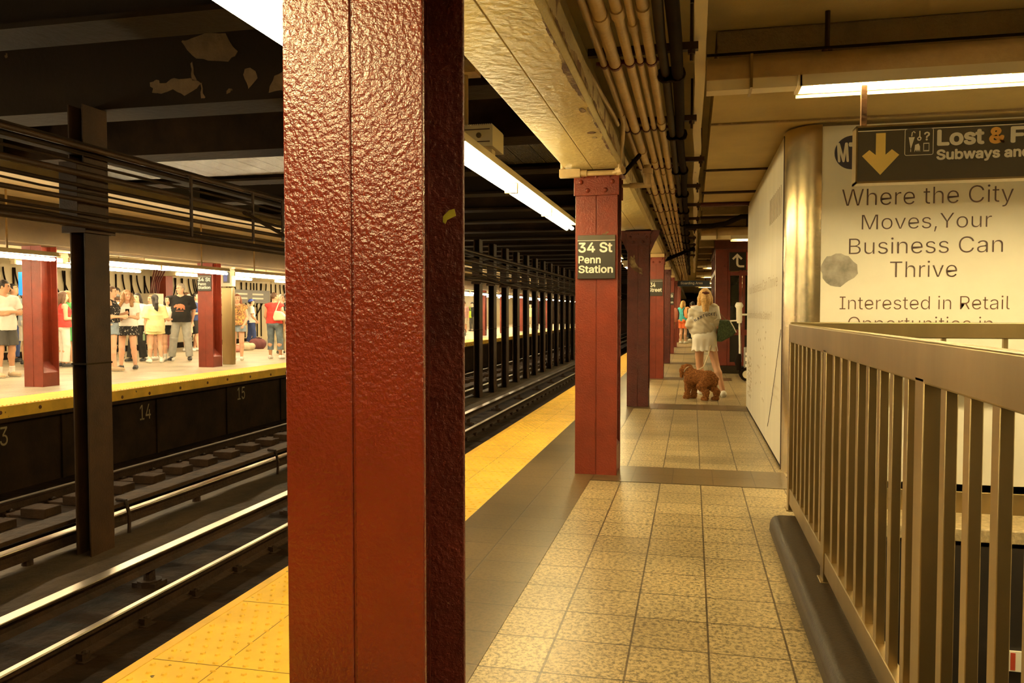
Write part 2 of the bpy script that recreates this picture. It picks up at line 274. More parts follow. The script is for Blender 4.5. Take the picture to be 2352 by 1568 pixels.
# letter outlines (advance, contours in 1/1000 em), a plain grotesque
import json
GLYPH = json.loads(r'''{"&":[448,[197,-7,165,-5,136,1,110,12,88,26,69,42,54,62,43,84,36,108,34,133,37,163,47,189,85,235,140,279,216,335,237,352,255,375,262,405,258,427,245,445,226,457,201,461,168,453,145,431,137,399,145,363,169,327,204,284,438,0,364,0,171,231,121,293,87,344,78,370,75,398,77,420,82,440,91,458,109,481,134,499,154,507,176,512,200,513,224,512,246,507,266,499,290,482,308,459,320,433,324,404,315,362,291,325,256,293,154,217,110,174,100,154,97,131,100,108,109,87,124,70,143,57,166,49,193,46,223,50,251,59,301,95,315,112,327,131,336,151,343,174,348,198,349,224,408,224,406,194,403,167,397,144,371,92,345,62,333,47,315,30,294,17,271,7,246,-1,221,-5],[292,93,324,133,350,113,366,93,366,89,358,71,338,47,334,43,324,43,316,51,296,75,292,89],[136,281,152,293,182,309,186,309,202,293,218,273,218,263,206,251,190,239,172,231,168,231,156,243,140,263,136,277]],",":[188,[38,-119,68,71,137,71,84,-119]],"1":[453,[76,0,76,55,391,55,391,0],[276,509,276,0,212,0,212,448,209,448,86,358,86,427,198,509]],"3":[453,[218,-7,188,-5,159,1,133,10,108,22,88,38,70,57,57,79,48,104,44,132,109,132,115,107,126,87,144,71,165,59,219,50,275,61,297,74,315,93,325,116,329,145,326,172,316,196,299,217,275,234,254,241,229,246,201,248,157,248,157,299,288,448,288,452,70,452,70,509,372,509,372,461,211,278,211,289,247,290,279,286,308,276,333,262,354,244,371,222,383,198,391,173,393,145,390,116,383,90,370,66,354,45,333,27,309,12,281,2,251,-5]],"4":[453,[40,105,40,158,247,509,311,509,109,166,109,163,413,163,413,105],[282,0,282,121,282,146,282,318,343,318,343,0]],"5":[453,[221,-7,192,-5,165,1,140,11,118,25,99,41,83,60,71,82,63,105,60,130,122,130,127,108,138,89,173,60,221,50,250,53,276,64,298,82,314,104,324,131,328,162,326,183,321,203,314,221,297,244,275,262,248,273,218,277,167,268,128,246,67,253,96,509,366,509,366,452,151,452,134,301,136,301,178,325,229,334,252,332,274,328,294,321,313,311,330,299,345,285,358,269,370,251,379,231,386,210,390,187,391,163,388,132,381,102,369,76,352,52,332,32,309,15,282,3,253,-4]],"?":[358,[132,152,132,159,141,230,153,252,168,269,209,298,247,334,258,357,262,384,259,406,250,425,220,452,178,462,137,453,106,425,96,404,92,378,27,378,30,406,38,430,49,452,64,471,82,487,103,499,126,508,151,514,178,516,206,514,232,508,255,498,275,486,292,470,306,451,316,430,322,407,324,382,322,356,316,332,306,311,292,292,275,276,254,261,219,235,200,205,194,158,194,152],[164,-4,146,-1,131,9,121,24,118,41,121,58,131,73,146,83,164,86,181,83,196,73,206,58,209,41,206,24,196,9,181,-1]],"A":[480,[16,0,201,509,276,509,463,0,395,0,287,302,264,372,232,478,245,478,213,371,191,302,85,0],[110,142,110,199,370,199,370,142],[244,480,244,462,234,462,230,480]],"B":[456,[60,0,60,509,241,509,274,507,304,501,329,491,350,477,367,461,381,442,390,421,396,398,398,374,395,344,387,320,356,286,315,267,315,262,339,257,363,245,385,227,402,203,411,184,416,161,418,136,416,111,410,88,400,67,386,48,368,31,344,18,317,8,284,2,247,0],[125,57,245,57,281,60,309,67,330,80,344,96,353,115,355,137,352,161,342,184,327,203,306,218,279,228,248,231,125,231],[125,285,238,285,288,296,308,309,323,326,333,348,336,372,333,393,326,412,313,429,294,442,270,449,240,452,125,452]],"C":[510,[267,-7,225,-3,186,7,150,25,119,49,92,79,70,115,53,157,44,203,40,254,44,305,53,352,70,393,92,429,119,459,150,484,186,501,225,512,267,516,340,504,362,496,383,485,402,471,419,456,435,438,448,418,459,397,467,373,473,348,408,348,389,395,357,428,315,449,267,456,237,453,209,445,184,432,161,414,141,391,125,364,113,332,106,295,103,254,106,213,113,177,125,145,141,117,161,94,184,76,210,63,237,56,267,53,315,60,357,81,389,114,408,160,473,160,467,135,459,112,448,91,435,71,420,53,402,38,383,24,363,13,341,5,317,-2,293,-6]],"E":[419,[60,0,60,509,372,509,372,452,125,452,125,286,355,286,355,229,125,229,125,57,375,57,375,0]],"F":[410,[60,0,60,509,369,509,369,452,125,452,125,278,346,278,346,221,125,221,125,0]],"I":[300,[31,0,31,57,118,57,118,452,31,452,31,509,269,509,269,452,183,452,183,57,269,57,269,0]],"K":[467,[104,145,104,216,139,261,174,303,212,344,364,509,448,509,231,276,228,276],[60,0,60,509,125,509,125,334,124,225,125,193,125,0],[372,0,188,259,228,309,449,0]],"L":[393,[60,0,60,509,125,509,125,57,361,57,361,0]],"M":[628,[60,0,60,509,152,509,277,187,287,159,299,123,311,84,322,49,307,49,318,83,330,121,342,158,352,187,476,509,568,509,568,0,504,0,504,291,504,327,505,369,506,413,507,457,513,457,498,409,482,363,467,322,456,291,342,0,286,0,170,291,159,321,145,361,129,408,112,457,119,457,120,416,121,372,122,328,122,291,122,0],[306,50,310,68,320,64,324,46,306,46],[506,460,516,460,506,442],[120,460,120,442,110,460]],"N":[523,[60,0,60,509,136,509,343,183,363,151,388,107,414,55,405,54,401,108,399,157,399,195,399,509,463,509,463,0,387,0,202,290,177,331,148,381,108,452,119,454,122,384,124,328,125,291,125,0],[110,452,120,456,120,434,110,442],[402,76,416,54,402,54]],"O":[533,[267,-7,225,-3,186,7,150,25,119,49,92,79,70,115,53,157,44,203,40,254,44,305,53,352,70,393,92,429,119,459,150,484,186,501,225,512,267,516,309,512,348,501,384,484,415,459,442,429,464,393,480,352,490,305,493,254,490,203,480,157,464,115,442,79,415,49,384,25,348,7,309,-3],[267,53,296,55,324,63,349,76,372,94,392,116,408,144,420,176,428,213,430,254,428,295,420,332,408,365,392,392,372,415,349,433,324,446,296,453,267,456,237,453,210,445,184,433,161,415,142,392,125,364,113,332,106,295,103,254,106,213,113,176,125,144,142,117,161,94,184,76,210,63,237,55]],"P":[445,[60,0,60,509,235,509,272,506,305,499,332,487,356,471,375,452,390,430,400,404,407,377,409,348,407,318,400,291,390,265,375,243,356,223,332,207,305,195,272,188,235,186,109,186,109,242,233,242,257,244,279,248,297,256,318,272,333,294,342,319,344,348,342,376,333,402,318,423,297,439,279,446,257,451,232,452,125,452,125,0],[106,244,128,244,128,186,106,186]],"R":[449,[60,0,60,509,236,509,273,506,305,500,333,489,356,473,376,455,390,433,401,408,407,381,409,352,407,323,401,296,390,271,376,250,356,232,333,217,305,206,273,200,236,198,96,198,96,255,234,255,258,256,280,260,298,267,319,281,334,300,342,324,345,352,342,380,334,405,319,425,298,440,279,446,258,451,233,452,125,452,125,0],[353,0,230,229,303,229,428,0],[94,256,128,256,128,198,94,198]],"S":[447,[224,-9,188,-7,156,-1,128,9,102,23,81,40,64,60,51,83,42,109,38,137,104,137,110,110,123,88,142,71,166,59,224,49,246,50,267,54,286,60,311,74,329,92,341,114,346,139,342,161,332,179,296,205,245,222,184,239,145,253,112,269,86,289,67,313,56,341,52,372,54,400,62,425,75,448,92,468,113,484,138,498,165,508,195,514,227,516,259,514,289,508,316,498,340,484,360,468,377,449,390,427,398,403,401,378,337,378,332,402,320,421,302,437,280,449,254,456,225,459,194,456,167,448,145,435,129,418,118,398,115,376,119,352,131,334,169,308,212,293,264,279,312,264,359,238,395,198,402,180,407,161,408,139,406,112,399,87,386,64,370,43,349,25,323,11,294,0,261,-7]],"T":[449,[32,452,32,509,417,509,417,452,257,452,257,0,193,0,193,452]],"U":[517,[259,-8,220,-6,186,2,154,15,126,33,103,55,85,80,71,108,63,140,60,173,60,509,124,509,124,178,126,155,132,133,141,113,153,95,169,80,187,68,208,59,232,53,259,52,285,53,309,59,331,68,349,80,364,95,377,113,385,133,391,155,393,178,393,509,457,509,457,173,454,140,446,108,433,80,414,55,391,33,363,15,332,2,297,-6]],"W":[686,[155,0,16,509,82,509,163,196,175,145,187,94,197,40,189,40,200,94,211,145,224,196,306,509,380,509,462,196,474,145,486,94,497,40,488,40,499,94,510,145,523,196,603,509,670,509,530,0,455,0,368,323,351,391,336,475,350,475,335,395,318,323,230,0],[352,476,348,446,338,446,334,476],[496,60,496,38,486,38],[193,60,193,38]],"X":[474,[18,0,217,284,217,236,29,509,104,509,178,400,204,361,223,329,243,292,232,292,252,329,272,361,298,400,374,509,446,509,259,239,259,287,456,0,382,0,292,129,268,165,250,195,230,231,244,231,225,196,206,166,182,129,91,0],[200,264,204,272,218,284,218,238,214,242,200,254],[256,288,260,284,274,272,274,254,260,242,256,238],[232,300,242,300,242,290,232,290],[232,232,242,232,242,222,232,222]],"Y":[472,[203,0,203,208,16,509,91,509,192,344,222,292,250,230,224,230,251,293,280,344,381,509,455,509,268,208,268,0],[226,241,237,260,248,241,248,230,226,230]],"a":[389,[160,-9,137,-7,115,-3,94,5,76,15,60,29,48,45,38,63,32,84,30,108,34,138,43,161,58,179,78,193,125,211,178,220,234,227,265,235,273,243,276,255,276,257,267,297,240,322,196,331,149,322,118,301,100,274,41,291,51,313,64,331,79,346,95,358,114,368,133,375,194,384,239,379,286,360,306,343,322,320,330,301,335,278,337,251,337,0,277,0,277,52,272,52,252,25,215,1],[170,45,202,49,228,59,248,74,263,93,272,115,276,138,276,190,259,182,231,176,200,171,175,168,134,159,103,139,95,124,92,105,102,72,130,52]],"b":[424,[229,-8,198,-5,172,4,138,31,118,59,112,59,112,0,53,0,53,509,114,509,114,319,118,319,137,346,171,373,197,381,229,384,259,382,287,374,313,361,335,342,354,320,370,293,381,261,388,227,390,189,388,151,381,116,370,84,355,57,336,34,313,16,288,3,260,-6],[220,47,242,49,262,55,279,66,294,80,306,97,316,117,323,139,327,163,328,189,327,215,323,239,316,261,307,281,295,298,280,311,262,322,243,328,220,330,198,328,178,322,161,312,147,299,134,282,125,263,118,241,114,216,113,189,114,162,118,138,125,115,135,95,147,78,162,65,179,55,198,49]],"c":[396,[207,-8,174,-5,144,3,117,16,93,35,72,58,56,85,44,116,37,150,34,187,37,225,44,260,56,291,72,318,93,341,117,360,144,374,174,382,207,384,260,377,305,356,340,322,362,277,303,262,290,289,270,311,242,325,207,330,184,328,163,321,145,310,130,296,118,278,108,258,102,236,98,212,96,187,98,163,102,139,108,117,118,97,130,80,145,66,163,55,184,49,207,46,243,52,271,66,292,89,304,117,363,102,341,56,306,21,261,-1]],"d":[424,[195,-8,165,-6,137,3,111,16,89,34,70,57,55,84,43,116,36,151,34,189,36,227,43,261,55,293,70,320,89,342,112,361,137,374,165,382,196,384,228,381,253,373,287,346,306,319,311,319,311,509,372,509,372,0,313,0,313,59,307,59,287,31,252,4,227,-5],[205,47,226,49,246,55,263,65,278,78,290,95,299,115,306,138,310,162,312,189,310,216,306,241,300,263,290,282,278,299,263,312,246,322,227,328,205,330,182,328,162,322,145,311,130,298,118,281,108,261,102,239,98,215,96,189,98,163,102,139,109,117,118,97,130,80,145,66,162,55,182,49]],"e":[404,[212,-8,177,-5,145,3,117,16,92,35,72,58,56,85,44,116,37,150,34,187,36,224,44,258,55,290,71,317,91,340,115,359,142,373,172,382,205,384,266,374,285,366,303,355,319,341,334,324,347,305,357,282,365,256,370,227,371,194,371,169,75,169,75,221,338,221,310,202,308,226,304,248,298,269,283,294,263,314,237,326,205,330,183,328,164,323,146,313,125,294,109,270,99,241,96,211,96,178,98,151,102,127,110,106,121,88,135,73,151,61,169,53,190,48,212,46,254,53,285,73,306,105,365,91,353,63,335,39,320,26,302,14,283,4,261,-3,237,-7],[72,220,76,224,98,224,98,166,76,166,72,170],[308,224,338,224,334,220,316,206,308,202]],"f":[254,[228,379,228,327,6,327,6,379],[81,0,81,432,84,461,96,486,113,505,135,519,187,530,222,527,243,521,227,468,215,472,195,474,171,470,154,460,145,443,142,419,142,0]],"g":[425,[207,-151,180,-149,156,-146,134,-140,82,-110,51,-69,101,-41,122,-66,154,-88,207,-97,236,-95,261,-87,282,-75,298,-58,308,-34,311,-6,311,68,306,68,287,41,252,16,227,8,195,5,165,7,138,14,113,27,90,43,71,65,55,90,43,120,36,154,34,191,36,229,43,263,55,293,71,320,90,342,112,361,138,374,166,382,196,384,228,382,253,373,288,346,308,319,313,319,313,379,372,379,372,-9,370,-40,363,-67,350,-90,334,-109,314,-124,291,-136,265,-144,237,-149],[205,59,227,61,246,66,264,75,285,95,300,121,307,142,311,166,312,193,311,219,307,242,300,264,291,283,279,299,264,312,247,322,227,328,205,330,182,328,163,322,145,312,130,298,118,282,109,262,102,241,98,218,96,193,98,167,102,144,109,123,124,96,145,76,163,66,183,61]],"h":[410,[114,227,114,0,53,0,53,509,114,509,114,287,102,287,116,319,132,344,152,362,175,374,200,382,227,384,252,383,275,377,295,369,313,356,328,340,341,321,350,298,355,271,357,240,357,0,296,0,296,235,293,263,286,286,273,304,256,318,235,326,210,329,184,326,161,317,141,303,126,283,117,257],[103,290,110,308,117,316,117,286,103,286]],"i":[167,[53,0,53,379,114,379,114,0],[84,443,67,446,54,455,44,468,41,483,44,499,54,512,67,521,84,524,100,521,114,512,123,499,126,483,123,468,114,455,100,446]],"l":[189,[139,-2,112,0,91,8,74,20,62,37,55,59,53,84,53,509,114,509,114,99,120,62,130,54,146,52,160,53,170,54,181,3,162,-1]],"n":[410,[114,227,114,0,53,0,53,379,112,379,112,287,102,287,116,319,132,344,152,362,175,374,200,382,227,384,252,383,275,377,295,369,313,356,328,340,341,321,350,298,355,271,357,240,357,0,296,0,296,235,293,263,286,286,273,304,256,318,235,326,210,329,184,326,161,317,141,303,126,283,117,257],[103,290,113,308,113,286,103,286]],"o":[415,[207,-8,174,-5,144,3,117,16,93,35,72,58,56,85,44,116,37,150,34,187,37,225,44,260,56,291,72,318,93,341,117,360,144,374,174,382,207,384,241,382,271,374,299,360,323,341,343,318,359,291,371,260,379,225,381,187,379,150,371,116,359,85,343,58,323,35,299,16,271,3,241,-5],[207,46,231,49,252,55,270,66,285,80,298,97,307,117,314,139,318,163,319,187,318,212,314,236,307,258,298,278,285,296,270,310,252,321,231,328,207,330,184,328,163,321,145,310,130,296,118,278,108,258,102,236,98,212,96,187,98,163,102,139,108,117,118,97,130,80,145,66,163,55,184,49]],"p":[424,[53,-143,53,379,112,379,112,319,118,319,137,346,171,373,197,381,229,384,259,382,287,374,313,361,335,342,354,320,370,293,381,261,388,227,390,189,388,151,381,116,370,84,355,57,336,34,313,16,288,3,260,-6,229,-8,198,-5,173,4,138,31,118,59,114,59,114,-143],[220,47,242,49,262,55,279,66,294,80,306,97,316,117,323,139,327,163,328,189,327,215,323,239,316,261,307,281,295,298,280,311,262,322,243,328,220,330,198,328,178,322,161,312,147,299,134,282,125,263,118,241,114,216,113,189,114,162,118,138,125,115,135,95,147,78,162,65,179,55,198,49]],"r":[259,[53,0,53,379,112,379,112,321,115,321,130,347,152,367,171,377,191,383,213,385,229,384,243,384,243,322,230,324,207,326,182,323,159,315,140,301,126,284,117,262,114,237,114,0]],"s":[365,[182,-8,157,-7,133,-3,112,3,93,12,76,24,62,38,50,54,41,73,36,94,94,107,105,79,124,60,150,49,181,45,206,47,227,53,244,62,262,81,268,103,265,121,254,136,237,147,212,155,149,170,118,180,92,192,72,208,58,227,50,249,47,274,49,295,55,314,65,332,79,347,95,360,115,370,137,378,161,383,187,384,212,383,234,379,254,372,279,358,299,339,324,290,268,277,258,298,243,316,219,328,187,333,156,329,131,317,114,299,109,277,112,258,124,243,172,223,229,209,261,200,287,187,306,171,320,153,328,131,331,107,329,85,323,65,312,47,298,31,281,18,260,6,236,-2,210,-7]],"t":[227,[204,379,204,327,6,327,6,379],[65,471,126,471,126,98,128,76,136,61,150,53,170,50,185,51,202,54,213,2,192,-3,168,-4,138,-1,113,7,92,21,77,41,68,64,65,93]],"u":[410,[182,-5,158,-3,135,2,115,11,97,23,82,39,69,59,60,82,54,109,53,139,53,379,114,379,114,144,116,117,124,94,137,75,154,61,175,53,200,50,226,53,249,62,268,77,283,97,293,122,296,153,296,379,357,379,357,0,298,0,298,92,307,92,294,60,277,35,257,17,234,5,209,-3],[295,91,305,95,309,95,305,77,295,69]],"v":[389,[163,0,17,379,84,379,165,155,187,87,206,21,184,21,203,87,224,155,305,379,371,379,226,0],[183,22,187,44,197,56,201,48,209,18,183,18]],"w":[567,[138,0,23,379,87,379,133,214,154,137,175,41,165,41,186,135,206,214,252,379,316,379,362,214,382,136,402,41,391,41,413,135,434,214,480,379,545,379,429,0,368,0,319,172,305,225,291,280,277,338,291,338,277,280,263,225,248,172,199,0],[165,56,175,56,175,38,165,38],[389,42,396,64,403,52,403,38,389,38],[277,340,291,340,291,332,284,306,277,332]],"y":[389,[47,-139,61,-86,71,-87,104,-89,130,-74,151,-36,163,-1,17,379,84,379,165,155,187,87,206,21,184,21,202,87,224,155,305,379,371,379,204,-58,177,-107,139,-136,91,-145,65,-143],[183,25,191,59,201,51,205,29,205,21,183,21]]," ":[188]}''')
FILLED = {}
def glyph_fill(ch, bold):
    """one filled letter; overlapping strokes are filled one by one"""
    if (ch, bold) in FILLED: return FILLED[ch, bold]
    cs = [np.array(c, float).reshape(-1, 2) / 1000 for c in GLYPH[ch][1:]]
    area = [float((q[:, 0] * np.roll(q[:, 1], -1) - np.roll(q[:, 0], -1) * q[:, 1]).sum()) for q in cs]
    def inside(p, q):
        x, y = p; a, b = q, np.roll(q, -1, 0); t = (a[:, 1] > y) != (b[:, 1] > y)
        return bool((t & (x < (b[:, 0] - a[:, 0]) * (y - a[:, 1]) / np.where(t, b[:, 1] - a[:, 1], 1) + a[:, 0])).sum() % 2)
    V = []; F_ = []; n0 = 0
    for q, ar in zip(cs, area):
        if ar >= 0: continue
        cu = bpy.data.curves.new('t', 'CURVE'); cu.dimensions = '2D'; cu.fill_mode = 'BOTH'
        for c in [q] + [h for h, ah in zip(cs, area) if ah > 0 and inside(h[0], q)]:
            c = c[np.linalg.norm(c - np.roll(c, 1, 0), axis=1) > .004]
            if bold < 0:
                e = np.roll(c, -1, 0) - c; e /= np.linalg.norm(e, axis=1)[:, None]
                nl = np.stack([-e[:, 1], e[:, 0]], 1); npv = np.roll(nl, 1, 0)
                c = c + (nl + npv) / np.maximum(.45, 1 + (nl * npv).sum(1))[:, None] * bold
            sp = cu.splines.new('POLY'); sp.points.add(len(c) - 1); sp.use_cyclic_u = True
            sp.points.foreach_set('co', np.concatenate([c, np.zeros((len(c), 1)), np.ones((len(c), 1))], 1).ravel())
        tmp = bpy.data.objects.new('t', cu); COL.objects.link(tmp)
        me = bpy.data.meshes.new_from_object(tmp.evaluated_get(bpy.context.evaluated_depsgraph_get()))
        bpy.data.objects.remove(tmp); bpy.data.curves.remove(cu)
        v = np.zeros(len(me.vertices) * 3, np.float32); me.vertices.foreach_get('co', v)
        V.append(v.reshape(-1, 3)[:, :2].copy()); F_ += [tuple(i + n0 for i in p.vertices) for p in me.polygons]; n0 += len(me.vertices)
        bpy.data.meshes.remove(me)
    FILLED[ch, bold] = (np.concatenate(V), F_)
    return FILLED[ch, bold]
def glyph_mesh(s, bold=0., spacing=1.):
    """flat letters as (n,2) points and faces"""
    x = 0.; vs = []; f = []; n0 = 0
    for ch in s:
        if len(GLYPH[ch]) > 1:
            gv, gf = glyph_fill(ch, min(bold, 0))
            vs.append(gv + np.array((x, 0), np.float32)); f += [tuple(i + n0 for i in t) for t in gf]; n0 += len(gv)
        x += GLYPH[ch][0] / 1000 * spacing
    v = np.concatenate(vs)
    if bold > 0:                     # heavier letters: the outline repeated around itself
        sh = [(0, 0)] + [(bold * math.cos(k * math.pi / 4), bold * math.sin(k * math.pi / 4)) for k in range(8)]
        n = len(v); f = [tuple(i + n * q for i in t) for q in range(len(sh)) for t in f]; v = np.concatenate([v + np.array(d, np.float32) for d in sh])
    return v, f
def text(s, box, put, mat, parent, name='lettering', bold=0., depth=.002, shear=0., spacing=1., label=None):
    """letters as a mesh, fitted into box=(u0,v0,u1,v1); put(u,v,d) gives the point in the place"""
    v, f = glyph_mesh(s, bold, spacing)
    if shear: v[:, 0] += v[:, 1] * shear
    lo = v.min(0); hi = v.max(0)
    u = box[0] + (v[:, 0] - lo[0]) / (hi[0] - lo[0]) * (box[2] - box[0])
    w = box[1] + (v[:, 1] - lo[1]) / (hi[1] - lo[1]) * (box[3] - box[1])
    nl = max(1, len(v) // 9) if bold > 0 else len(v)
    pts = [put(float(a), float(b), depth + .00012 * (i // nl)) for i, (a, b) in enumerate(zip(u, w))]
    mb = MB(); mb.add(pts, f)
    return part(name, mb, mat, parent, smooth=None, label=label)
def on_y(y): return lambda u, v, d: (u, y - d, v)          # sign facing the camera (-Y)
def on_xm(x): return lambda u, v, d: (x - d, -u, v)        # face looking towards -X, reads along -Y
def on_xp(x): return lambda u, v, d: (x + d, u, v)         # face looking towards +X
def flat(poly, put, mat, parent, name, depth=.002, label=None, thick=.0015):
    n = len(poly); mb = MB()
    mb.add([put(u, v, depth) for u, v in poly] + [put(u, v, depth - thick) for u, v in poly],
           [tuple(range(n)), tuple(range(2 * n - 1, n - 1, -1))] + [(i, (i + 1) % n, n + (i + 1) % n, n + i) for i in range(n)])
    return part(name, mb, mat, parent, smooth=None, label=label)
# ================================================================ SETTING
YB0, YB1 = -4.0, 75.0
HX, HY = .70, 6.05                 # stair hole: X > HX, Y < HY
# near platform slab
mb = MB().box(-1.90, HX, YB0, YB1, -.12, 0).box(HX, 4.0, HY + .5, YB1, -.12, 0)
struct('floor', mb, GRANITE, 'speckled tan granite tiles of the near platform', 'floor')
mb = B(-1.80, HX, YB0, YB1, -1.1, -.12)
struct('wall_platform', mb, SOOT, 'dark wall under the edge of the near platform', 'wall')
mb = MB().box(-1.36, -.757, YB0, YB1, -.02, .003)
struct('trim_1', mb, BORDER, 'plain brown border tiles beside the yellow strip', 'floor border')
for i in range(9):
    y = 6.08 + 4.66 * (i - 1)
    x1 = HX if y < HY else 4.0 if y > 20 else .73
    if i == 1: x1 = .73
    mb = B(-.757, x1 if y > HY else .46, y, y + .62, -.02, .003)
    struct('trim_%d' % (i + 2), mb, BORDER, 'brown tile band across the platform at column line %d from the camera' % (i + 1), 'floor border')
# tactile strip with truncated domes
tact = struct('trim_12', MB().box(-1.985, -1.36, YB0, YB1, -.10, .003), YELLOW, 'yellow warning strip along the near platform edge', 'tactile strip')
mb = MB()
for j in range(int((30 - 1.9) / .062)):
    y = 1.9 + j * .062
    if abs((y + .12) % .61 - .305) > .285: continue
    for k in range(9):
        x = -1.925 + k * .062 + (.031 if j % 2 else 0)
        if x > -1.375: continue
        n = 6; a = [(x + .0125 * math.cos(t * math.pi / 3), y + .0125 * math.sin(t * math.pi / 3), .0025) for t in range(n)]
        b = [(x + .0085 * math.cos(t * math.pi / 3), y + .0085 * math.sin(t * math.pi / 3), .0085) for t in range(n)]
        mb.add(a + b, [tuple(range(6, 12))] + [(t, (t + 1) % 6, 6 + (t + 1) % 6, 6 + t) for t in range(6)])
part('domes', mb, YELLOW, tact, smooth=None)
JOINT = M('grimy_joint', (.22, .13, .03), rough=.7)
mb = MB().box(-1.675, -1.672, YB0, 40, .002, .0038)
for j in range(60): mb.box(-1.985, -1.36, .12 + .61 * j, .1235 + .61 * j, .002, .0038)
part('joints', mb, JOINT, tact, smooth=None)
part('edge_lip', MB().box(-2.0, -1.955, YB0, YB1, -.07, .0045), YELLOW_EDGE, tact)

# trackbed and divider
mb = MB().box(-8.6, -1.8, YB0, YB1, -1.15, -1.0)
struct('trackbed', mb, BED, 'dark dirty bed of the two tracks', 'trackbed')
mb = MB()
ny = 90
prof = [(-6.05, -1.0), (-5.85, -.93), (-5.5, -.92), (-5.1, -.93), (-4.85, -.99), (-4.7, -1.0)]
vs = []
for j in range(ny + 1):
    y = YB0 + (YB1 - YB0) * (j / ny) ** 1.4
    for x, z in prof: vs.append((x + random.uniform(-.03, .03), y, z + random.uniform(-.018, .018) * (z > -.99)))
n = len(prof)
mb.add(vs, [(j * n + k, j * n + k + 1, (j + 1) * n + k + 1, (j + 1) * n + k) for j in range(ny) for k in range(n - 1)])
struct('trackbed_divider', mb, M('cracked_concrete', (.05, .030, .013), rough=.8, bump=.9, bscale=9, var=.5, vscale=2.5, stretch=(1, .5, 1)), 'cracked concrete strip under the row of posts', 'concrete strip')

# far platform
FZ = .12
struct('far_platform_floor', MB().box(-16.6, -8.42, YB0, YB1, 0, FZ), FAR_FLOOR, 'pale tiled floor of the far platform', 'floor')
struct('wall_far_platform', MB().box(-9.0, -8.50, YB0, YB1, -1.1, 0), SOOT, 'dark wall under the edge of the far platform', 'wall')
wl = MB()
for y in range(-3, 60, 2): wl.box(-8.5, -8.47, y + .3, y + .36, -1.0, -.02)
part('pilaster_strip', wl, SOOT, bpy.data.objects['wall_far_platform'])
ft = struct('trim_13', MB().box(-9.10, -8.36, YB0, YB1, .02, FZ + .003), YELLOW_EDGE, 'yellow strip along the far platform edge', 'tactile strip')
mb = MB()
for j in range(430):                        # ribs across the far strip
    y = 5.5 + j * .062
    mb.prism([(y, FZ + .002), (y + .012, FZ + .010), (y + .028, FZ + .010), (y + .040, FZ + .002)], 'x', -9.08, -8.38)
part('ribs', mb, YELLOW, ft, smooth=None)
part('edge_board', MB().box(-8.36, -8.335, YB0, YB1, -.03, FZ), YELLOW_EDGE, ft)
part('edge_stringer', MB().box(-8.42, -8.345, YB0, YB1, -.085, -.03), TIE, ft)
RUSTBOLT = M('rusty_bolt', (.13, .045, .015), rough=.7)
for j in range(40):
    y = 7.4 + .72 * j + .06 * math.sin(j * 2.1)
    part('bolt', MB().dome((-8.336, y, .03 + .02 * math.sin(j)), .028, (1, 0, 0), 8, .4), RUSTBOLT, ft)
for s, y, z in (('13', 8.30, -.29), ('14', 11.05, -.31), ('15', 13.82, -.29)):
    w = .26
    text(s, (y - w / 2, z - .11, y + w / 2, z + .13), on_xp(-8.5), NUM_PAINT, bpy.data.objects['wall_far_platform'], name='painted_number', depth=.004,
         label='hand painted number ' + s)
struct('wall_far', MB().box(-16.9, -16.6, YB0, YB1, 0, 3.2), FAR_WALL, 'pale wall at the back of the far platform', 'wall')
struct('baseboard_far', MB().box(-16.6, -16.3, YB0, 28, FZ, FZ + .16), BLACKISH, 'dark plinth along the far wall', 'baseboard')
struct('ceiling_far', MB().box(-16.6, -10.2, YB0, YB1, 2.62, 2.8).box(-10.2, -8.2, YB0, YB1, 3.0, 3.15), FAR_CEIL, 'cream ceiling above the far platform', 'ceiling')
struct('beam_far', MB().box(-10.28, -9.80, YB0, YB1, 2.32, 3.15), BEAM_FAR, 'brown beam along the column row of the far platform', 'beam', bevel=.02)
mb = MB()
for i in range(14):
    y = 3.6 + 4.6 * i
    mb.box(-16.6, -10.28, y, y + .4, 2.42, 2.7)
struct('beam_far_cross', mb, FAR_CEIL, 'cream cross ribs under the far platform ceiling', 'beam')

# ceiling over the tracks: slab + transverse girders
struct('ceiling_track', MB().box(-8.4, -1.0, YB0, YB1, 3.85, 4.0), SOOT_PATCH, 'black sooty ceiling slab above the tracks', 'ceiling')
for i in range(26):
    y = .55 + 1.93 * i
    mb = MB().box(-8.3, -1.0, y + .16, y + .20, 3.17, 3.86).box(-8.3, -1.0, y, y + .36, 3.14, 3.175)
    if i in (3, 4):
        mb = MB().box(-8.3, -1.0, y, y + .42, 3.14, 3.86)
    o = single('ceiling_girder', mb, [SOOT_PATCH, SOOT][i % 2 if i > 4 else (0 if i in (2, 3) else 1)],
           'sooty girder with bare plaster patches above the trackside post' if i == 3 else 'sooty steel girder crossing the dark track ceiling', 'girder', base=(-4.5, y, 3.14), group=None if i == 3 else 'girders over the tracks')
gird = [o for o in bpy.data.objects if o.get('label', '').startswith('sooty girder with bare')][0]
PLASTER = M('bare_plaster', (.17, .105, .045), rough=.7, bump=.5, bscale=20, var=.25, vscale=6)
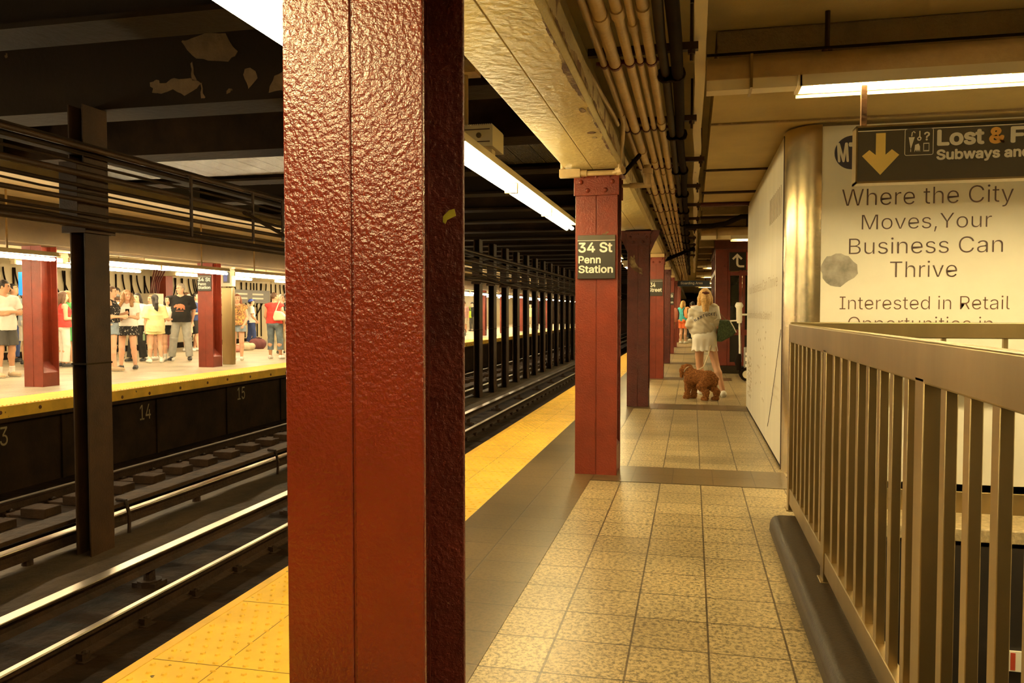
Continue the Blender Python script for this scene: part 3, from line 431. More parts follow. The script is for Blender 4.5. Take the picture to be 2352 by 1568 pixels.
for pl_ in ([(-4.376, 3.69), (-4.21, 3.753), (-3.997, 3.725), (-3.885, 3.56), (-3.971, 3.483), (-4.18, 3.505), (-4.343, 3.562), (-4.45, 3.695)],
            [(-4.766, 3.352), (-4.69, 3.374), (-4.646, 3.333), (-4.522, 3.375), (-4.347, 3.371), (-4.252, 3.312), (-4.314, 3.259), (-4.415, 3.223), (-4.546, 3.273), (-4.665, 3.249), (-4.736, 3.265)],
            [(-3.824, 3.405), (-3.748, 3.412), (-3.699, 3.33), (-3.784, 3.23), (-3.825, 3.33)], [(-3.532, 3.341), (-3.408, 3.378), (-3.411, 3.2), (-3.601, 3.197)],
            [(-4.239, 3.319), (-4.22, 3.184), (-4.245, 3.19), (-4.261, 3.301)], [(-4.331, 3.515), (-4.304, 3.342), (-4.334, 3.351), (-4.358, 3.479)]):
    rr_ = random.Random(len(pl_)); fine = []
    for q in range(len(pl_)):
        a, b = pl_[q], pl_[(q + 1) % len(pl_)]
        for t in (0, .33, .66): fine.append((a[0] + (b[0] - a[0]) * t + rr_.uniform(-.012, .012), a[1] + (b[1] - a[1]) * t + rr_.uniform(-.01, .01)))
    flat(fine, on_y(6.34), PLASTER, gird, 'bare_patch', depth=.004, thick=.006)
# glossy board soffit
mb = MB()
for k in range(24):
    x = -8.2 + k * .29
    mb.box(x, x + .282, 8.75, 10.05, 3.19, 3.25)
single('soffit_boards', mb, SOOT_SHINY, 'glossy sooty boards between two girders above the tracks', 'ceiling boards', base=(-5, 8.75, 3.2))
# side walls above the near beam so light stays in the platform bay
struct('ceiling', MB().box(-.69, 4.0, YB0, 5.06, 3.0, 3.2), CONC, 'tan concrete ceiling slab above the stair and camera', 'ceiling')
struct('ceiling_pipe_bay', MB().box(-.69, .13, 5.06, YB1, 3.0, 3.2), CONC, 'shadowed ceiling strip above the pipe bundle', 'ceiling')
struct('ceiling_soffit', MB().box(.13, 4.0, 5.06, 11.15, 2.75, 3.2), CONC, 'lowered tan soffit above the hoarding', 'ceiling')
struct('ceiling_end', MB().box(.13, 4.0, 11.15, YB1, 2.95, 3.2), CONC, 'tan ceiling beyond the hoarding', 'ceiling')
struct('beam_cross', MB().box(.13, 4.0, 5.05, 5.32, 2.742, 3.0), CONC_ROUGH, 'rough concrete beam face above the stair', 'beam', bevel=.01)
struct('trim_14', MB().box(.13, 2.4, 6.40, 6.43, 2.735, 2.75), CONC_ROUGH, 'shallow joint in the soffit before the hoarding', 'ceiling joint')
for i in range(16):
    y = 11.6 + i * 1.9
    struct('beam_rib', B(.13, .44 if 16.8 < y < 21.6 else 4.0, y, y + .38, 2.66, 2.96), CONC_ROUGH, 'concrete rib across the far end of the platform ceiling, number %d' % (i + 1), 'beam')
# longitudinal beam over the columns
mb = MB().prism([(-.975, 2.41), (-.77, 2.41), (-.77, 2.415), (-.764, 2.415), (-.764, 2.41), (-.56, 2.41), (-.535, 2.44), (-.535, 2.545), (-.60, 2.575), (-.69, 2.585), (-.69, 3.9), (-.96, 3.9), (-.975, 2.66)], 'y', YB0, YB1)
bm_near = struct('beam', mb, CREAM, 'cream painted beam running above the red columns', 'beam', smooth=None, bevel=.006)
part('peeling_ledge', MB().prism([(-.56, 2.44), (-.532, 2.44), (-.532, 2.545), (-.60, 2.580), (-.66, 2.588), (-.66, 2.57)], 'y', YB0, 60), CREAM_PEEL, bm_near)
PEEL = M('bare_rusty_patch', (.10, .045, .018), rough=.8, bump=.6, bscale=30, c2=(.34, .25, .12), vscale=8)
def flake(cx, cy, w, l, z, seed):
    r = random.Random(seed); n = 11
    return [(cx + w * (.7 + .5 * r.random()) * math.cos(6.283 * k / n), cy + l * (.7 + .5 * r.random()) * math.sin(6.283 * k / n)) for k in range(n)]
rr_ = random.Random(21)
for y0_, y1_ in ((3.0, 4.25), (4.35, 5.0), (5.08, 5.75)):
    inn = []; y = y0_; wv = .012
    while y < y1_:
        e = math.sin(math.pi * (y - y0_) / (y1_ - y0_)) ** .5
        wv = min(.030, max(.004, wv + rr_.uniform(-.006, .006)))
        inn.append((-.562 - e * wv - rr_.uniform(0, .003), y)); y += rr_.uniform(.012, .028)
    flat([(-.560, y0_)] + inn + [(-.560, y1_)], lambda u, v, d: (u, v, 2.41 - d), PEEL, bm_near, 'peeled_edge', depth=.003)
    out_ = [(y_, 2.434 + (-.562 - x_) * 1.6 + rr_.uniform(0, .006)) for x_, y_ in inn]
    flat([(y0_, 2.432)] + out_ + [(y1_, 2.432)], lambda u, v, d: (-.535 + d, u, v), PEEL, bm_near, 'peeled_edge', depth=.004)
for cx, cy, w_, l_ in ((-.60, 4.42, .022, .05), (-.62, 4.98, .03, .03), (-.615, 5.12, .02, .022)):
    flat(flake(cx, cy, w_, l_, 0, int(cy * 100)), lambda u, v, d: (u, v, 2.41 - d), PEEL, bm_near, 'peeled_flake', depth=.003)
# walls closing the place on the right and at the end
struct('wall_right', MB().box(4.0, 4.2, YB0, YB1, -3.2, 3.2), PANEL, 'pale wall at the far side of the stair', 'wall')
struct('wall_end', MB().box(-16.9, 4.2, YB1, YB1 + .2, -1.2, 4), SOOT, 'dark end of the station far along the tracks', 'wall')
# stair well
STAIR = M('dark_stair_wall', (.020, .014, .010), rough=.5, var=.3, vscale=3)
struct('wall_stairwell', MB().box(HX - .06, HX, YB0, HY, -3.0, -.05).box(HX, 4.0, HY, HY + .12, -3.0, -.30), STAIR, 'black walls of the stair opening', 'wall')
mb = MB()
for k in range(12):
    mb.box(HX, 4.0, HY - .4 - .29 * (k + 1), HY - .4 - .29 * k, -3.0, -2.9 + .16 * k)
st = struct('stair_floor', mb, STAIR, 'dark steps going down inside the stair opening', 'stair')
struct('floor_stair_landing', MB().box(HX + .06, 4.0, HY, HY + .52, -.34, -.21), M('landing_granite', (.40, .31, .17), rough=.5, bump=.3, bscale=40, var=.3, vscale=30), 'granite ledge behind the stair opening', 'floor', bevel=.01)
ap = thing('poster', 'red and white striped poster low inside the dark stair opening', 'poster', (2.15, HY - .01, -1.18))
part('sheet', B(2.02, 2.30, HY - .02, HY - .002, -1.18, -1.04), WHITE_LET, ap)
part('stripe', MB().box(2.06, 2.12, HY - .024, HY - .018, -1.17, -1.05).box(2.16, 2.19, HY - .024, HY - .018, -1.17, -1.05).box(2.24, 2.27, HY - .024, HY - .018, -1.17, -1.05), SIGN_RED, ap, label='red stripes')

# ================================================================ HOARDING (kiosk) on the right
hy = 6.55
hd = thing('hoarding', 'white hoarding with retail advert behind the stair railing', 'hoarding', (1.6, hy, -.2))
part('front_panel', B(.96, 3.98, hy, hy + .06, -.08, 2.72), PANEL, hd)
part('base_strip', B(.96, 3.98, hy - .03, hy, -.21, -.05), STEEL, hd, bevel=.004)
part('side_panel', B(.72, .78, 6.85, 11.15, .03, 2.72), PANEL_SIDE, hd, label='scuffed white panel with faint lettering')
part('side_base', B(.725, .78, 6.85, 11.15, 0, .03), SOOT, hd)
mb = MB(); poly = [(.72, 6.845), (.72, 6.80)]
for k in range(0, 13):
    t = math.pi / 2 * k / 12
    poly.append((.72 + .245 - .245 * math.cos(t), 6.80 - .255 * math.sin(t)))
poly += [(.965, 6.60), (.80, 6.845)]
mb.prism(poly, 'z', 0, 2.735)
part('corner_post', mb, STEEL_SHINY, hd, smooth=40, label='rounded shiny stainless corner post')
part('joint', MB().box(.716, .722, 6.845, 6.865, 0, 2.72), INK, hd)
for s, b in (('Where the City', (1.113, 2.072, 2.294, 2.236)), ('Moves,Your', (1.257, 1.899, 2.153, 2.035)), ('Business Can', (1.168, 1.737, 2.231, 1.860)), ('Thrive', (1.462, 1.558, 1.926, 1.681))):
    text(s, b, on_y(hy), INK, hd, bold=-.008, label='dark brown words ' + s)
for s, b in (('Interested in Retail', (1.107, 1.315, 2.285, 1.417)), ('Opportunities in', (1.170, 1.129, 2.175, 1.261))):
    text(s, b, on_y(hy), M('brown_ink', (.11, .05, .028), rough=.5), hd, bold=-.008, label='brown words ' + s)
r_ = random.Random(3)
flat([(1.093 + .127 * (.88 + .2 * r_.random()) * math.cos(6.283 * k / 22) + (.02 if k in (0, 1, 21) else 0), 1.623 + .128 * (.86 + .22 * r_.random()) * math.sin(6.283 * k / 22)) for k in range(22)], on_y(hy), SMUDGE, hd, 'smudge', label='grey painted-over smudge')
mta = [(1.182 + .128 * math.cos(6.283 * k / 40), 2.512 + .128 * math.sin(6.283 * k / 40)) for k in range(40)]
flat(mta, on_y(hy), INK_NAVY, hd, 'round_emblem', label='round navy emblem with slanted letters')
for s, b in (('M', (1.070, 2.440, 1.158, 2.588)), ('T', (1.154, 2.440, 1.222, 2.588)), ('A', (1.218, 2.440, 1.300, 2.588))): text(s, b, on_y(hy), PANEL, hd, 'emblem_lettering', bold=.035, depth=.004, shear=-.12)
for s, b in (('Your Business Can Thrive', (-10.9, 1.52, -7.25, 1.63)), ('Opportunities in this Station?', (-11.0, 1.20, -7.75, 1.30)), ('For details write to', (-7.6, .62, -7.05, .66)), ('leasing office', (-7.7, .53, -7.05, .57))):
    text(s, b, on_xm(.72), INK_FAINT, hd, name='faint_lettering', bold=-.012)
mb = MB()
for k in range(9): mb.box(.717, .7195, 7.05 + .12 * k, 7.07 + .12 * k, 2.12, 2.36)
part('barred_emblem', mb, INK_FAINT, hd, smooth=None)
mb = MB()
for k in range(24):
    y = 9.2 + random.uniform(-.9, .5); z = random.uniform(.35, 1.1) + (.0 if k % 3 else .1)
    mb.box(.7175, .7195, y, y + random.uniform(.01, .03), z, z + random.uniform(.01, .03))
for k in range(90):
    y = 10.55 + random.uniform(-.32, .3); z = random.uniform(.2, .72)
    mb.box(.7175, .7195, y, y + random.uniform(.01, .06), z, z + random.uniform(.006, .03))
part('scuff_marks', mb, M('scuffed_ink', (.46, .37, .24), rough=.6), hd, smooth=None)
part('stray_wire', MB().tube([(.715, 6.9, 1.15), (.712, 7.3, .75), (.712, 7.75, .35), (.712, 7.95, .2)], .0025, 6), INK, hd)

# ================================================================ STAIR RAILING
rx0, rx1 = .575, .625
rl = thing('stair_railing', 'brushed stainless railing with square bars guarding the stair', 'railing', (.6, 3.0, .075))
part('top_rail', B(rx0, rx1, -1.4, 5.10, 1.115, 1.225), STEEL, rl, bevel=.006)
part('bottom_rail', B(rx0 + .005, rx1 - .005, -1.4, 5.06, .135, .232), STEEL, rl, bevel=.004)
posts = [5.06, 3.75, 2.24, .72, -.8]
for y in posts:
    part('post', MB().box(rx0, rx1, y - .04, y + .04, .09, 1.13).box(rx0 - .012, rx1 + .012, y - .05, y + .05, .095, .103), STEEL, rl, bevel=.003)
for a, b in zip(posts[1:], posts[:-1]):
    n = 8 if b - a > 1.4 else 7
    for k in range(1, n + 1):
        y = a + (b - a) * k / (n + 1)
        part('baluster', B(.585, .612, y - .021, y + .021, .22, 1.13), STEEL, rl, bevel=.002)
br = thing('back_railing', 'stainless railing with thin posts along the back of the stair opening', 'railing', (1.8, 6.12, -.21))
part('top_rail', B(.70, 4.0, 6.10, 6.15, 1.11, 1.222), STEEL, br, bevel=.006)
for x in (.76, 1.32, 1.71, 2.10, 2.5, 2.9): part('post', B(x, x + .028, 6.11, 6.14, -.22, 1.12), STEEL, br)
cb = MB().prism([(.455, 0), (.70, 0), (.70, .098), (.515, .100), (.485, .094), (.466, .078), (.458, .05)], 'y', -2.0, 4.90)
struct('stair_kerb', cb, GRANITE_CURB, 'dark granite kerb under the stair railing', 'kerb', bevel=.01, kind='structure')

# ================================================================ RED COLUMNS
def column(x0, x1, y0, zb, zt, label, mat=RED, side=RED, cap=True, group=None, rivets=False, fill=True, peel=True):
    c = thing('steel_column', label, 'column', ((x0 + x1) / 2, y0 + .16, zb), group)
    xm = (x0 + x1) / 2; d = .33; t = .016
    g = .003
    part('front_flange', MB().box(x0, xm - g, y0, y0 + t, zb, zt).box(xm + g, x1, y0, y0 + t, zb, zt).box(x0 + .002, x1 - .002, y0 + .005, y0 + t, zb, zt), mat, c, bevel=.003)
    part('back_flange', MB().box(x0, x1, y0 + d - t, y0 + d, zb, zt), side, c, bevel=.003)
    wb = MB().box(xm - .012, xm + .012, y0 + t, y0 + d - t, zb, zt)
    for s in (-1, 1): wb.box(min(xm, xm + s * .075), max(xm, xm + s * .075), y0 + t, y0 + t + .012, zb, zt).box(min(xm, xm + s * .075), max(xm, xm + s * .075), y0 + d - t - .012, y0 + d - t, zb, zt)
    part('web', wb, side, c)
    if fill:
        f = MB()
        for s in (-1, 1):
            xe = x1 - .004 if s > 0 else x0 + .004
            f.add([(xm, y0 + t, zb), (xe, y0 + t, zb), (xe, y0 + d - t, zb), (xm, y0 + d - t, zb), (xm, y0 + t, zb + .40), (xe, y0 + t, zb + .22), (xe, y0 + d - t, zb + .22), (xm, y0 + d - t, zb + .40)],
                  [(0, 1, 2, 3), (4, 5, 6, 7), (0, 1, 5, 4), (1, 2, 6, 5), (2, 3, 7, 6), (3, 0, 4, 7)])
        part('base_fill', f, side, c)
    if rivets:
        for k in range(14): part('rivet', MB().dome((xm + .012, y0 + .17, zb + .55 + .1 * k), .016, (1, 0, 0), 7), side, c)
    if cap:
        p = MB().box(x0 - .012, x1 + .012, y0 - .014, y0 + .0, zt - .20, zt - .03).box(x0 - .012, x1 + .012, y0 + d, y0 + d + .014, zt - .2, zt - .03)
        p.prism([(y0 - .03, zt), (y0 - .03, zt - .02), (y0 - .014, zt - .05), (y0 + .02, zt - .05), (y0 + .02, zt)], 'x', x0 - .03, x1 + .03)
        p.box(x0 - .03, x1 + .03, y0 - .03, y0 + d + .03, zt - .02, zt)
        part('cap_plate', p, mat, c, bevel=.004)
        for u, z in ((.13, zt - .095), (.87, zt - .095), (.29, zt - .16), (.71, zt - .16)): part('rivet', MB().dome((x0 + (x1 - x0) * u, y0 - .014, z), .020, (0, -1, 0), 9, .8), mat, c)
        for u in (.2, .5, .8): part('rivet', MB().dome((x0 + (x1 - x0) * u, y0 - .016, zt - .055), .011, (0, -1, 0), 7, .8), mat, c)
    return c
CX0, CX1 = -.907, -.575
column(CX0, CX1, 1.66, 0, 2.41, 'large red steel column standing closest, filling the middle of the picture', RED_ORANGE_PEEL, RED_DARK_AND_SHADED)  # back flange and web: shade put into a darker red
SP = 4.66
c1 = [o for o in bpy.data.objects if o.get('label', '').startswith('large red steel column')][0]
flat([(-.628, 1.545), (-.612, 1.560), (-.598, 1.563), (-.594, 1.545), (-.604, 1.541), (-.618, 1.535), (-.622, 1.525), (-.629, 1.530)], on_y(1.974), M('yellow_tape', (.55, .5, .05), rough=.5), c1, 'tape_scrap', label='scrap of yellow tape')
near_labels = ['red steel column carrying the 34 St Penn Station sign, next beyond the large column',
               'dark red column with peeled paint patch and painted-in shade, third along the near platform',
               'red column with white edge stripe carrying a partly hidden Street sign',
               'plain dark red column just beyond the Street sign column',
               'red column with small black sign, sixth along the near platform',
               'red column seventh along the near platform, left of the blonde walker',
               'distant red column eighth along the near platform',
               'distant red column ninth along the near platform']
for i, lab in enumerate(near_labels):
    y = 6.29 + SP * i
    dx = [0, .02, .06, .06, .05, .05, .05, .05][i]
    c = column(CX0 + dx + (.02 if i else 0), CX1 + dx - (.02 if i else 0), y, 0, 2.41 if i != 1 else 2.40, lab, RED_DARK_AND_SHADED if i in (1, 3) else RED, RED_DARK_AND_SHADED, group=None)  # third column's shade, and that on all backs, is painted as darker red
    if i == 2: part('edge_pipe', MB().tube([(CX0 + dx + .0, y - .03, 0.02), (CX0 + dx, y - .03, 1.3), (CX0 + dx, y - .03, 2.0)], .016, 8), PIPE, c, label='pale edge pipe')
cs = [o for o in bpy.data.objects if o.get('label', '').startswith('red steel column carrying')][0]
flat([(-.70, 1.902), (-.69, 1.912), (-.672, 1.911), (-.665, 1.926), (-.645, 1.927), (-.646, 1.915), (-.66, 1.912), (-.66, 1.903)], on_y(6.29), PLASTER if 'PLASTER' in globals() else CREAM, cs, 'peeled_patch')
# peeled patch on column three
c3 = [o for o in bpy.data.objects if o.get('label', '').startswith('dark red column with peeled')][0]
flat([(-.85, 1.98), (-.82, 2.06), (-.79, 2.02), (-.775, 2.10), (-.76, 1.97), (-.72, 1.90), (-.67, 1.88), (-.66, 1.80), (-.71, 1.82), (-.78, 1.86), (-.83, 1.92)], on_y(6.29 + SP), PEEL, c3, 'peeled_patch')
mb = MB()
for s, x in ((-1, -.86), (1, -.57)):
    q = [(x, 2.40), (x + s * .14, 2.40), (x + s * .12, 2.33), (x + s * .07, 2.24), (x, 2.08)]
    mb.prism(q, 'y', 6.29 + SP + .02, 6.29 + SP + .06)
part('haunch', mb, RED_DARK_AND_SHADED, c3, label='curved haunch plates at the column head')

def station_sign(x0, x1, z0, z1, y, lines, label, face=SIGN_BLACK, group=None):
    s = thing('station_sign', label, 'sign', ((x0 + x1) / 2, y, z0), group)
    zl = z1 - (z1 - z0) * .13
    part('sign_plate', B(x0, x1, y - .006, y + .03, z0, z1), face, s, bevel=.002)
    part('top_band', B(x0 + .001, x1 - .001, y - .008, y - .005, zl + .004, z1 - .002), SIGN_GREY_AND_SHEEN, s)
    part('white_line', B(x0, x1, y - .0085, y - .005, zl, zl + .004), WHITE_LET, s)
    for t, b in lines: text(t, b, on_y(y - .006), WHITE_LET, s, bold=.022)
    return s
def lines34(x0, x1, z0, z1):
    k = lambda a, b, c, d: (x0 + (x1 - x0) * a, z0 + (z1 - z0) * b, x0 + (x1 - x0) * c, z0 + (z1 - z0) * d)
    return [('34 St', k(.02, .60, .93, .835)), ('Penn', k(.025, .35, .62, .525)), ('Station', k(.025, .13, .945, .31))]
station_sign(-.887, -.592, 1.557, 1.899, 6.276, lines34(-.887, -.592, 1.557, 1.899), 'black 34 St Penn Station sign on the red column beyond the large column')
y4 = 6.29 + SP * 2 - .006
k = lambda a, b, c, d: (-.845 + .285 * a, 1.60 + .32 * b, -.845 + .285 * c, 1.60 + .32 * d)
station_sign(-.845, -.56, 1.60, 1.92, y4, [('34', k(.18, .52, .52, .80)), ('Street', k(.06, .24, .95, .48))], 'black Street sign partly hidden behind the dark red column')
y6 = 6.29 + SP * 4 - .006
station_sign(-.80, -.56, 1.50, 1.88, y6, lines34(-.80, -.56, 1.50, 1.88), 'small black Penn Station sign on the sixth column, mostly hidden')

# far platform columns
far_lab = ['riveted red far-platform column beside the man with folded arms', 'red far-platform column carrying the 34 St Penn Station sign beside the stainless cabinet']
for i in range(11):
    y = 10.47 + 4.53 * i
    lab = far_lab[i] if i < 2 else 'slim red far-platform column seen beyond the row of slim dark posts'
    column(-10.215, -9.865, y, FZ, 2.33, lab, RED, RED_DARK_AND_SHADED if i > 1 else RED, cap=False, rivets=i < 2, group=None if i < 2 else 'distant far-platform columns')
fy = 10.47 + 4.53 - .006
station_sign(-10.205, -9.885, 1.73, 2.07, fy, lines34(-10.205, -9.885, 1.73, 2.07), 'black 34 St Penn Station sign on the far platform column')
# wall pilasters on the far platform
for i, y in enumerate((13.4, 22.2, 31.0)):
    single('wall_pilaster', MB().box(-16.6, -16.25, y, y + .35, FZ, 2.42), RED, ['dark red pilaster on the far wall behind the first far column', 'dark red pilaster with pipes on the far wall behind the bear shirt', 'dark red pilaster on the far wall far along'][i], 'pilaster', base=(-16.4, y, FZ))
jb = single('junction_box', B(-16.6, -16.0, 21.3, 21.75, 1.35, 1.85), BEIGE, 'pale junction box beside the far wall pilaster', 'box', base=(-16.1, 21.5, 1.35), bevel=.01)
mb = MB()
for k in range(5): mb.tube([(-16.2, 21.4 + k * .09, 1.85), (-16.15, 21.4 + k * .09, 2.2), (-15.9, 21.2 + k * .12, 2.55)], .022, 7)
part('conduits', mb, RED_DARK_AND_SHADED, jb)
# mural of black curving lines on the far wall
mu = MB()
rr = random.Random(11)
y = 9.0
while y < 33:
    kind = rr.random()
    zt = 2.40
    if kind < .45:
        mu.box(-16.595, -16.565, y, y + .04, FZ + .2, zt)
    else:
        L_ = rr.uniform(.8, 1.5); sgn = rr.choice((1, 1, 1, -1)); pts = []
        for q in range(15):
            t = q / 14
            pts.append((-16.565, y + sgn * L_ * (t ** 2 * .75), zt - t * 1.3 if q < 14 else zt - 1.3))
        pts += [(-16.565, pts[-1][1] + .02 * sgn, FZ + .75), (-16.565, pts[-1][1] + .02 * sgn, FZ + .2)]
        mu.tube(pts, .021, 6)
        mu.tube([(p[0], p[1] + .35 * sgn, p[2]) for p in pts[:11]], .019, 6)
    y += rr.uniform(.20, .42)
single('wall_mural', mu, BLACKISH, 'black curving line mural on the pale far wall', 'mural', base=(-16.57, 20, FZ))
fs = thing('station_board', 'wide dark sign board on the far wall behind the blue cap', 'sign', (-16.5, 27.0, 1.62))
part('board', B(-16.56, -16.5, 25.2, 29.0, 1.62, 2.12), SIGN_GREY_AND_SHEEN, fs)
mb = MB()
for a in range(3):
    for q in range(2):
        mb.box(-16.5, -16.495, 25.4 + a * 1.15, 26.2 + a * 1.15, 1.93 - q * .16, 1.99 - q * .16)
part('lettering', mb, BEIGE, fs, smooth=None)
# stainless cabinet with a poster case and blue lit panel
cbn = thing('cabinet', 'tall stainless cabinet beside the far platform sign column', 'cabinet', (-10.07, 15.9, FZ))
part('body', B(-10.20, -9.94, 15.85, 15.97, FZ, 1.83), STEEL, cbn, bevel=.01)
part('poster_case', B(-10.21, -9.93, 15.83, 15.99, 1.85, 2.28), BEIGE, cbn, bevel=.01, label='cream framed display case with dark picture')
part('picture', MB().box(-10.14, -9.98, 15.825, 15.831, 1.93, 2.2), SIGN_BLACK, cbn)
flat([(-10.12, 1.96), (-10.04, 1.96), (-10.03, 2.08), (-10.0, 2.13), (-10.06, 2.16), (-10.13, 2.1)], on_y(15.825), M('blue_print', (.1, .13, .45)), cbn, 'blue_figure')
single('lit_panel', B(-13.75, -13.55, 14.0, 14.06, 1.64, 2.12), BLUE_LIT, 'bright blue lit panel beside the riveted far column', 'sign', base=(-13.6, 14.0, 1.64))
single('panel_post', B(-13.75, -13.6, 14.08, 14.2, FZ, 1.64), STEEL, 'grey upright under the blue lit panel', 'post', base=(-13.7, 14.1, FZ))

# ================================================================ DARK POSTS BETWEEN THE TRACKS
def dpost(y, label, group=None):
    c = thing('trackside_post', label, 'post', (-5.37, y, -.93), group)
    part('flange', MB().box(-5.305, -5.29, y, y + .30, -.93, 3.14), BROWN, c, bevel=.002)
    part('flange', MB().box(-5.45, -5.435, y, y + .30, -.93, 3.14), BROWN, c, bevel=.002)
    part('web', MB().box(-5.435, -5.305, y + .14, y + .16, -.93, 3.14), SOOT, c)
    part('head_block', MB().box(-5.465, -5.275, y - .10, y + .24, 2.06, 2.62), BROWN, c, bevel=.004)
    part('head_plate', MB().box(-5.50, -5.25, y - .04, y + .34, 2.0, 2.06), BROWN, c, bevel=.004)
    return c
p0 = dpost(6.12, 'large dark brown post standing between the tracks in front of the crowd')
part('strap', MB().box(-5.455, -5.285, 6.11, 6.43, .82, .835), SOOT, p0)
pl = ['dark post between the tracks hidden behind the large red column', 'second dark post hidden behind the large red column']
for i, y in enumerate((10.7, 15.3)):
    tag(copy_tree(p0, (0, y - 6.12, 0)), pl[i], 'post')
for i in range(21):
    c = copy_tree(p0, (0, 19.65 + 1.51 * i - 6.12, 0))
    tag(c, 'slim dark post in the close row between the tracks, beyond the large red column', 'post', 'row of slim posts between the tracks')
tg = MB().box(-5.46, -5.28, YB0, YB1, 2.70, 2.80)
struct('beam_posts', tg, SOOT, 'dark girder resting on the posts between the tracks', 'beam')

# ================================================================ TRACKS
def rail(x, label, zt=-.85, clips=True, side=1):
    r = thing('running_rail', label, 'rail', (x, 10, zt - .15))
    part('rail_web', MB().prism([(x - .07, zt - .15), (x + .07, zt - .15), (x + .07, zt - .14), (x + .012, zt - .12), (x + .010, zt - .045), (x + .034, zt - .035), (x + .034, zt - .008), (x - .034, zt - .008), (x - .034, zt - .035), (x - .010, zt - .045), (x - .012, zt - .12), (x - .07, zt - .14)], 'y', YB0, YB1), RAIL_RUST, r)
    part('rail_head', MB().prism([(x - .034, zt - .014), (x + .034, zt - .014), (x + .034, zt - .011), (x + .022, zt), (x - .022, zt), (x - .034, zt - .011)], 'y', YB0, YB1), RAIL_TOP, r, label='polished rail head')
    if clips:
        c0 = None
        for j in range(60):
            y = 2.6 + .61 * j
            m = MB().box(x - .13, x + .13, y - .06, y + .06, zt - .165, zt - .145).box(x + .05, x + .10, y - .035, y + .035, zt - .15, zt - .10).box(x - .10, x - .05, y - .035, y + .035, zt - .15, zt - .10).dome((x + .09, y, zt - .10), .022, (0, 0, 1), 6)
            if c0 is None: c0 = part('rail_clip', m, RAIL_RUST, r, smooth=None); y0 = y
            else:
                c = c0.copy(); COL.objects.link(c); c.parent = r; c.location = (0, y - y0, 0)
    return r
rail(-2.55, 'running rail of the near track tucked beside the near platform')
rail(-3.985, 'bright running rail of the near track, first rail seen past the platform edge')
rail(-6.17, 'running rail of the far track beside its covered third rail')
rail(-7.60, 'running rail of the far track below the far platform', side=-1)
def third(x, label, cover):
    r = thing('third_rail', label, 'rail', (x, 10, -.93)); zt = -.74
    part('rail_body', MB().prism([(x - .06, zt - .12), (x + .06, zt - .12), (x + .015, zt - .09), (x + .015, zt - .03), (x + .055, zt - .02), (x + .055, zt - .006), (x - .055, zt - .006), (x - .055, zt - .02), (x - .015, zt - .03), (x - .015, zt - .09)], 'y', YB0, YB1), RAIL_RUST, r)
    part('rail_head', MB().prism([(x - .055, zt - .008), (x + .055, zt - .008), (x + .052, zt), (x - .052, zt)], 'y', YB0, YB1), RAIL_TOP, r, label='polished top of the third rail')
    for j in range(16):
        y = 3.35 + 2.44 * j
        part('insulator', MB().tube([(x, y, -1.0), (x, y, -.95), (x, y, -.95), (x, y, -.87)], [.10, .10, .05, .045], 10).box(x - .11, x + .11, y - .08, y + .08, -1.0, -.965), RAIL_RUST, r)
    if cover:
        part('cover_board', B(x - .16, x + .10, YB0, YB1, -.655, -.615), TIE, r, bevel=.006)
        for j in range(16):
            y = 6.9 + 2.95 * j
            part('cover_bracket', MB().tube([(x + .14, y, -.99), (x + .15, y, -.75), (x + .11, y, -.60), (x - .0, y, -.595)], .018, 7), RAIL_RUST, r)
    return r
third(-4.44, 'bare third rail of the near track with a broad shiny top', False)
third(-5.66, 'covered third rail of the far track beside the dark posts', True)
t0 = None
for g, (x0, x1, nm) in enumerate(((-4.75, -2.05, 'near'), (-8.15, -5.95, 'far'))):
    for j in range(62):
        y = 2.6 + .61 * j
        m = MB().box(x0, x1, y - .10, y + .10, -1.06, -1.0 + (.0 if g == 0 else .03))
        if j == 0:
            t0 = single('railway_tie', m, TIE, 'timber tie under the rails of the %s track' % nm, 'tie', base=((x0 + x1) / 2, y, -1.06), group='ties of the %s track' % nm, bevel=.008); yy = y
        else:
            c = t0.copy(); COL.objects.link(c); c.location = (t0.location.x + random.uniform(-.05, .05), y, t0.location.z)
        if g == 1 and j < 40:
            m2 = MB().box(-7.36, -6.42, y - .11, y + .11, -1.0, -.90)
            pass
# raised tie blocks between the far rails
b0 = None
for j in range(45):
    y = 2.6 + .61 * j
    m = MB().box(-7.28, -6.95, y - .12, y + .12, -1.0, -.885)
    if b0 is None: b0 = single('tie_block', m, TIE, 'raised timber block between the rails of the far track', 'block', base=(-7.1, y, -1.0), group='timber blocks in the far track', bevel=.01)
    else:
        c = b0.copy(); COL.objects.link(c); c.location = (b0.location.x, y, b0.location.z)
for i, (x, y, w, lab) in enumerate(((-4.2, 6.66, .09, 'white paper scrap beside the third rail near the large column'), (-8.0, 13.6, .2, 'pale litter strip below the far platform'), (-4.25, 4.6, .05, 'tiny pale scrap beside the bright running rail'), (-3.5, 3.6, .04, 'small shiny scrap on the dark track bed'))):
    single('litter_scrap', MB().box(x, x + w, y, y + w * .6, -.997, -.985), WHITE_LET, lab, 'litter', base=(x, y, -.997))
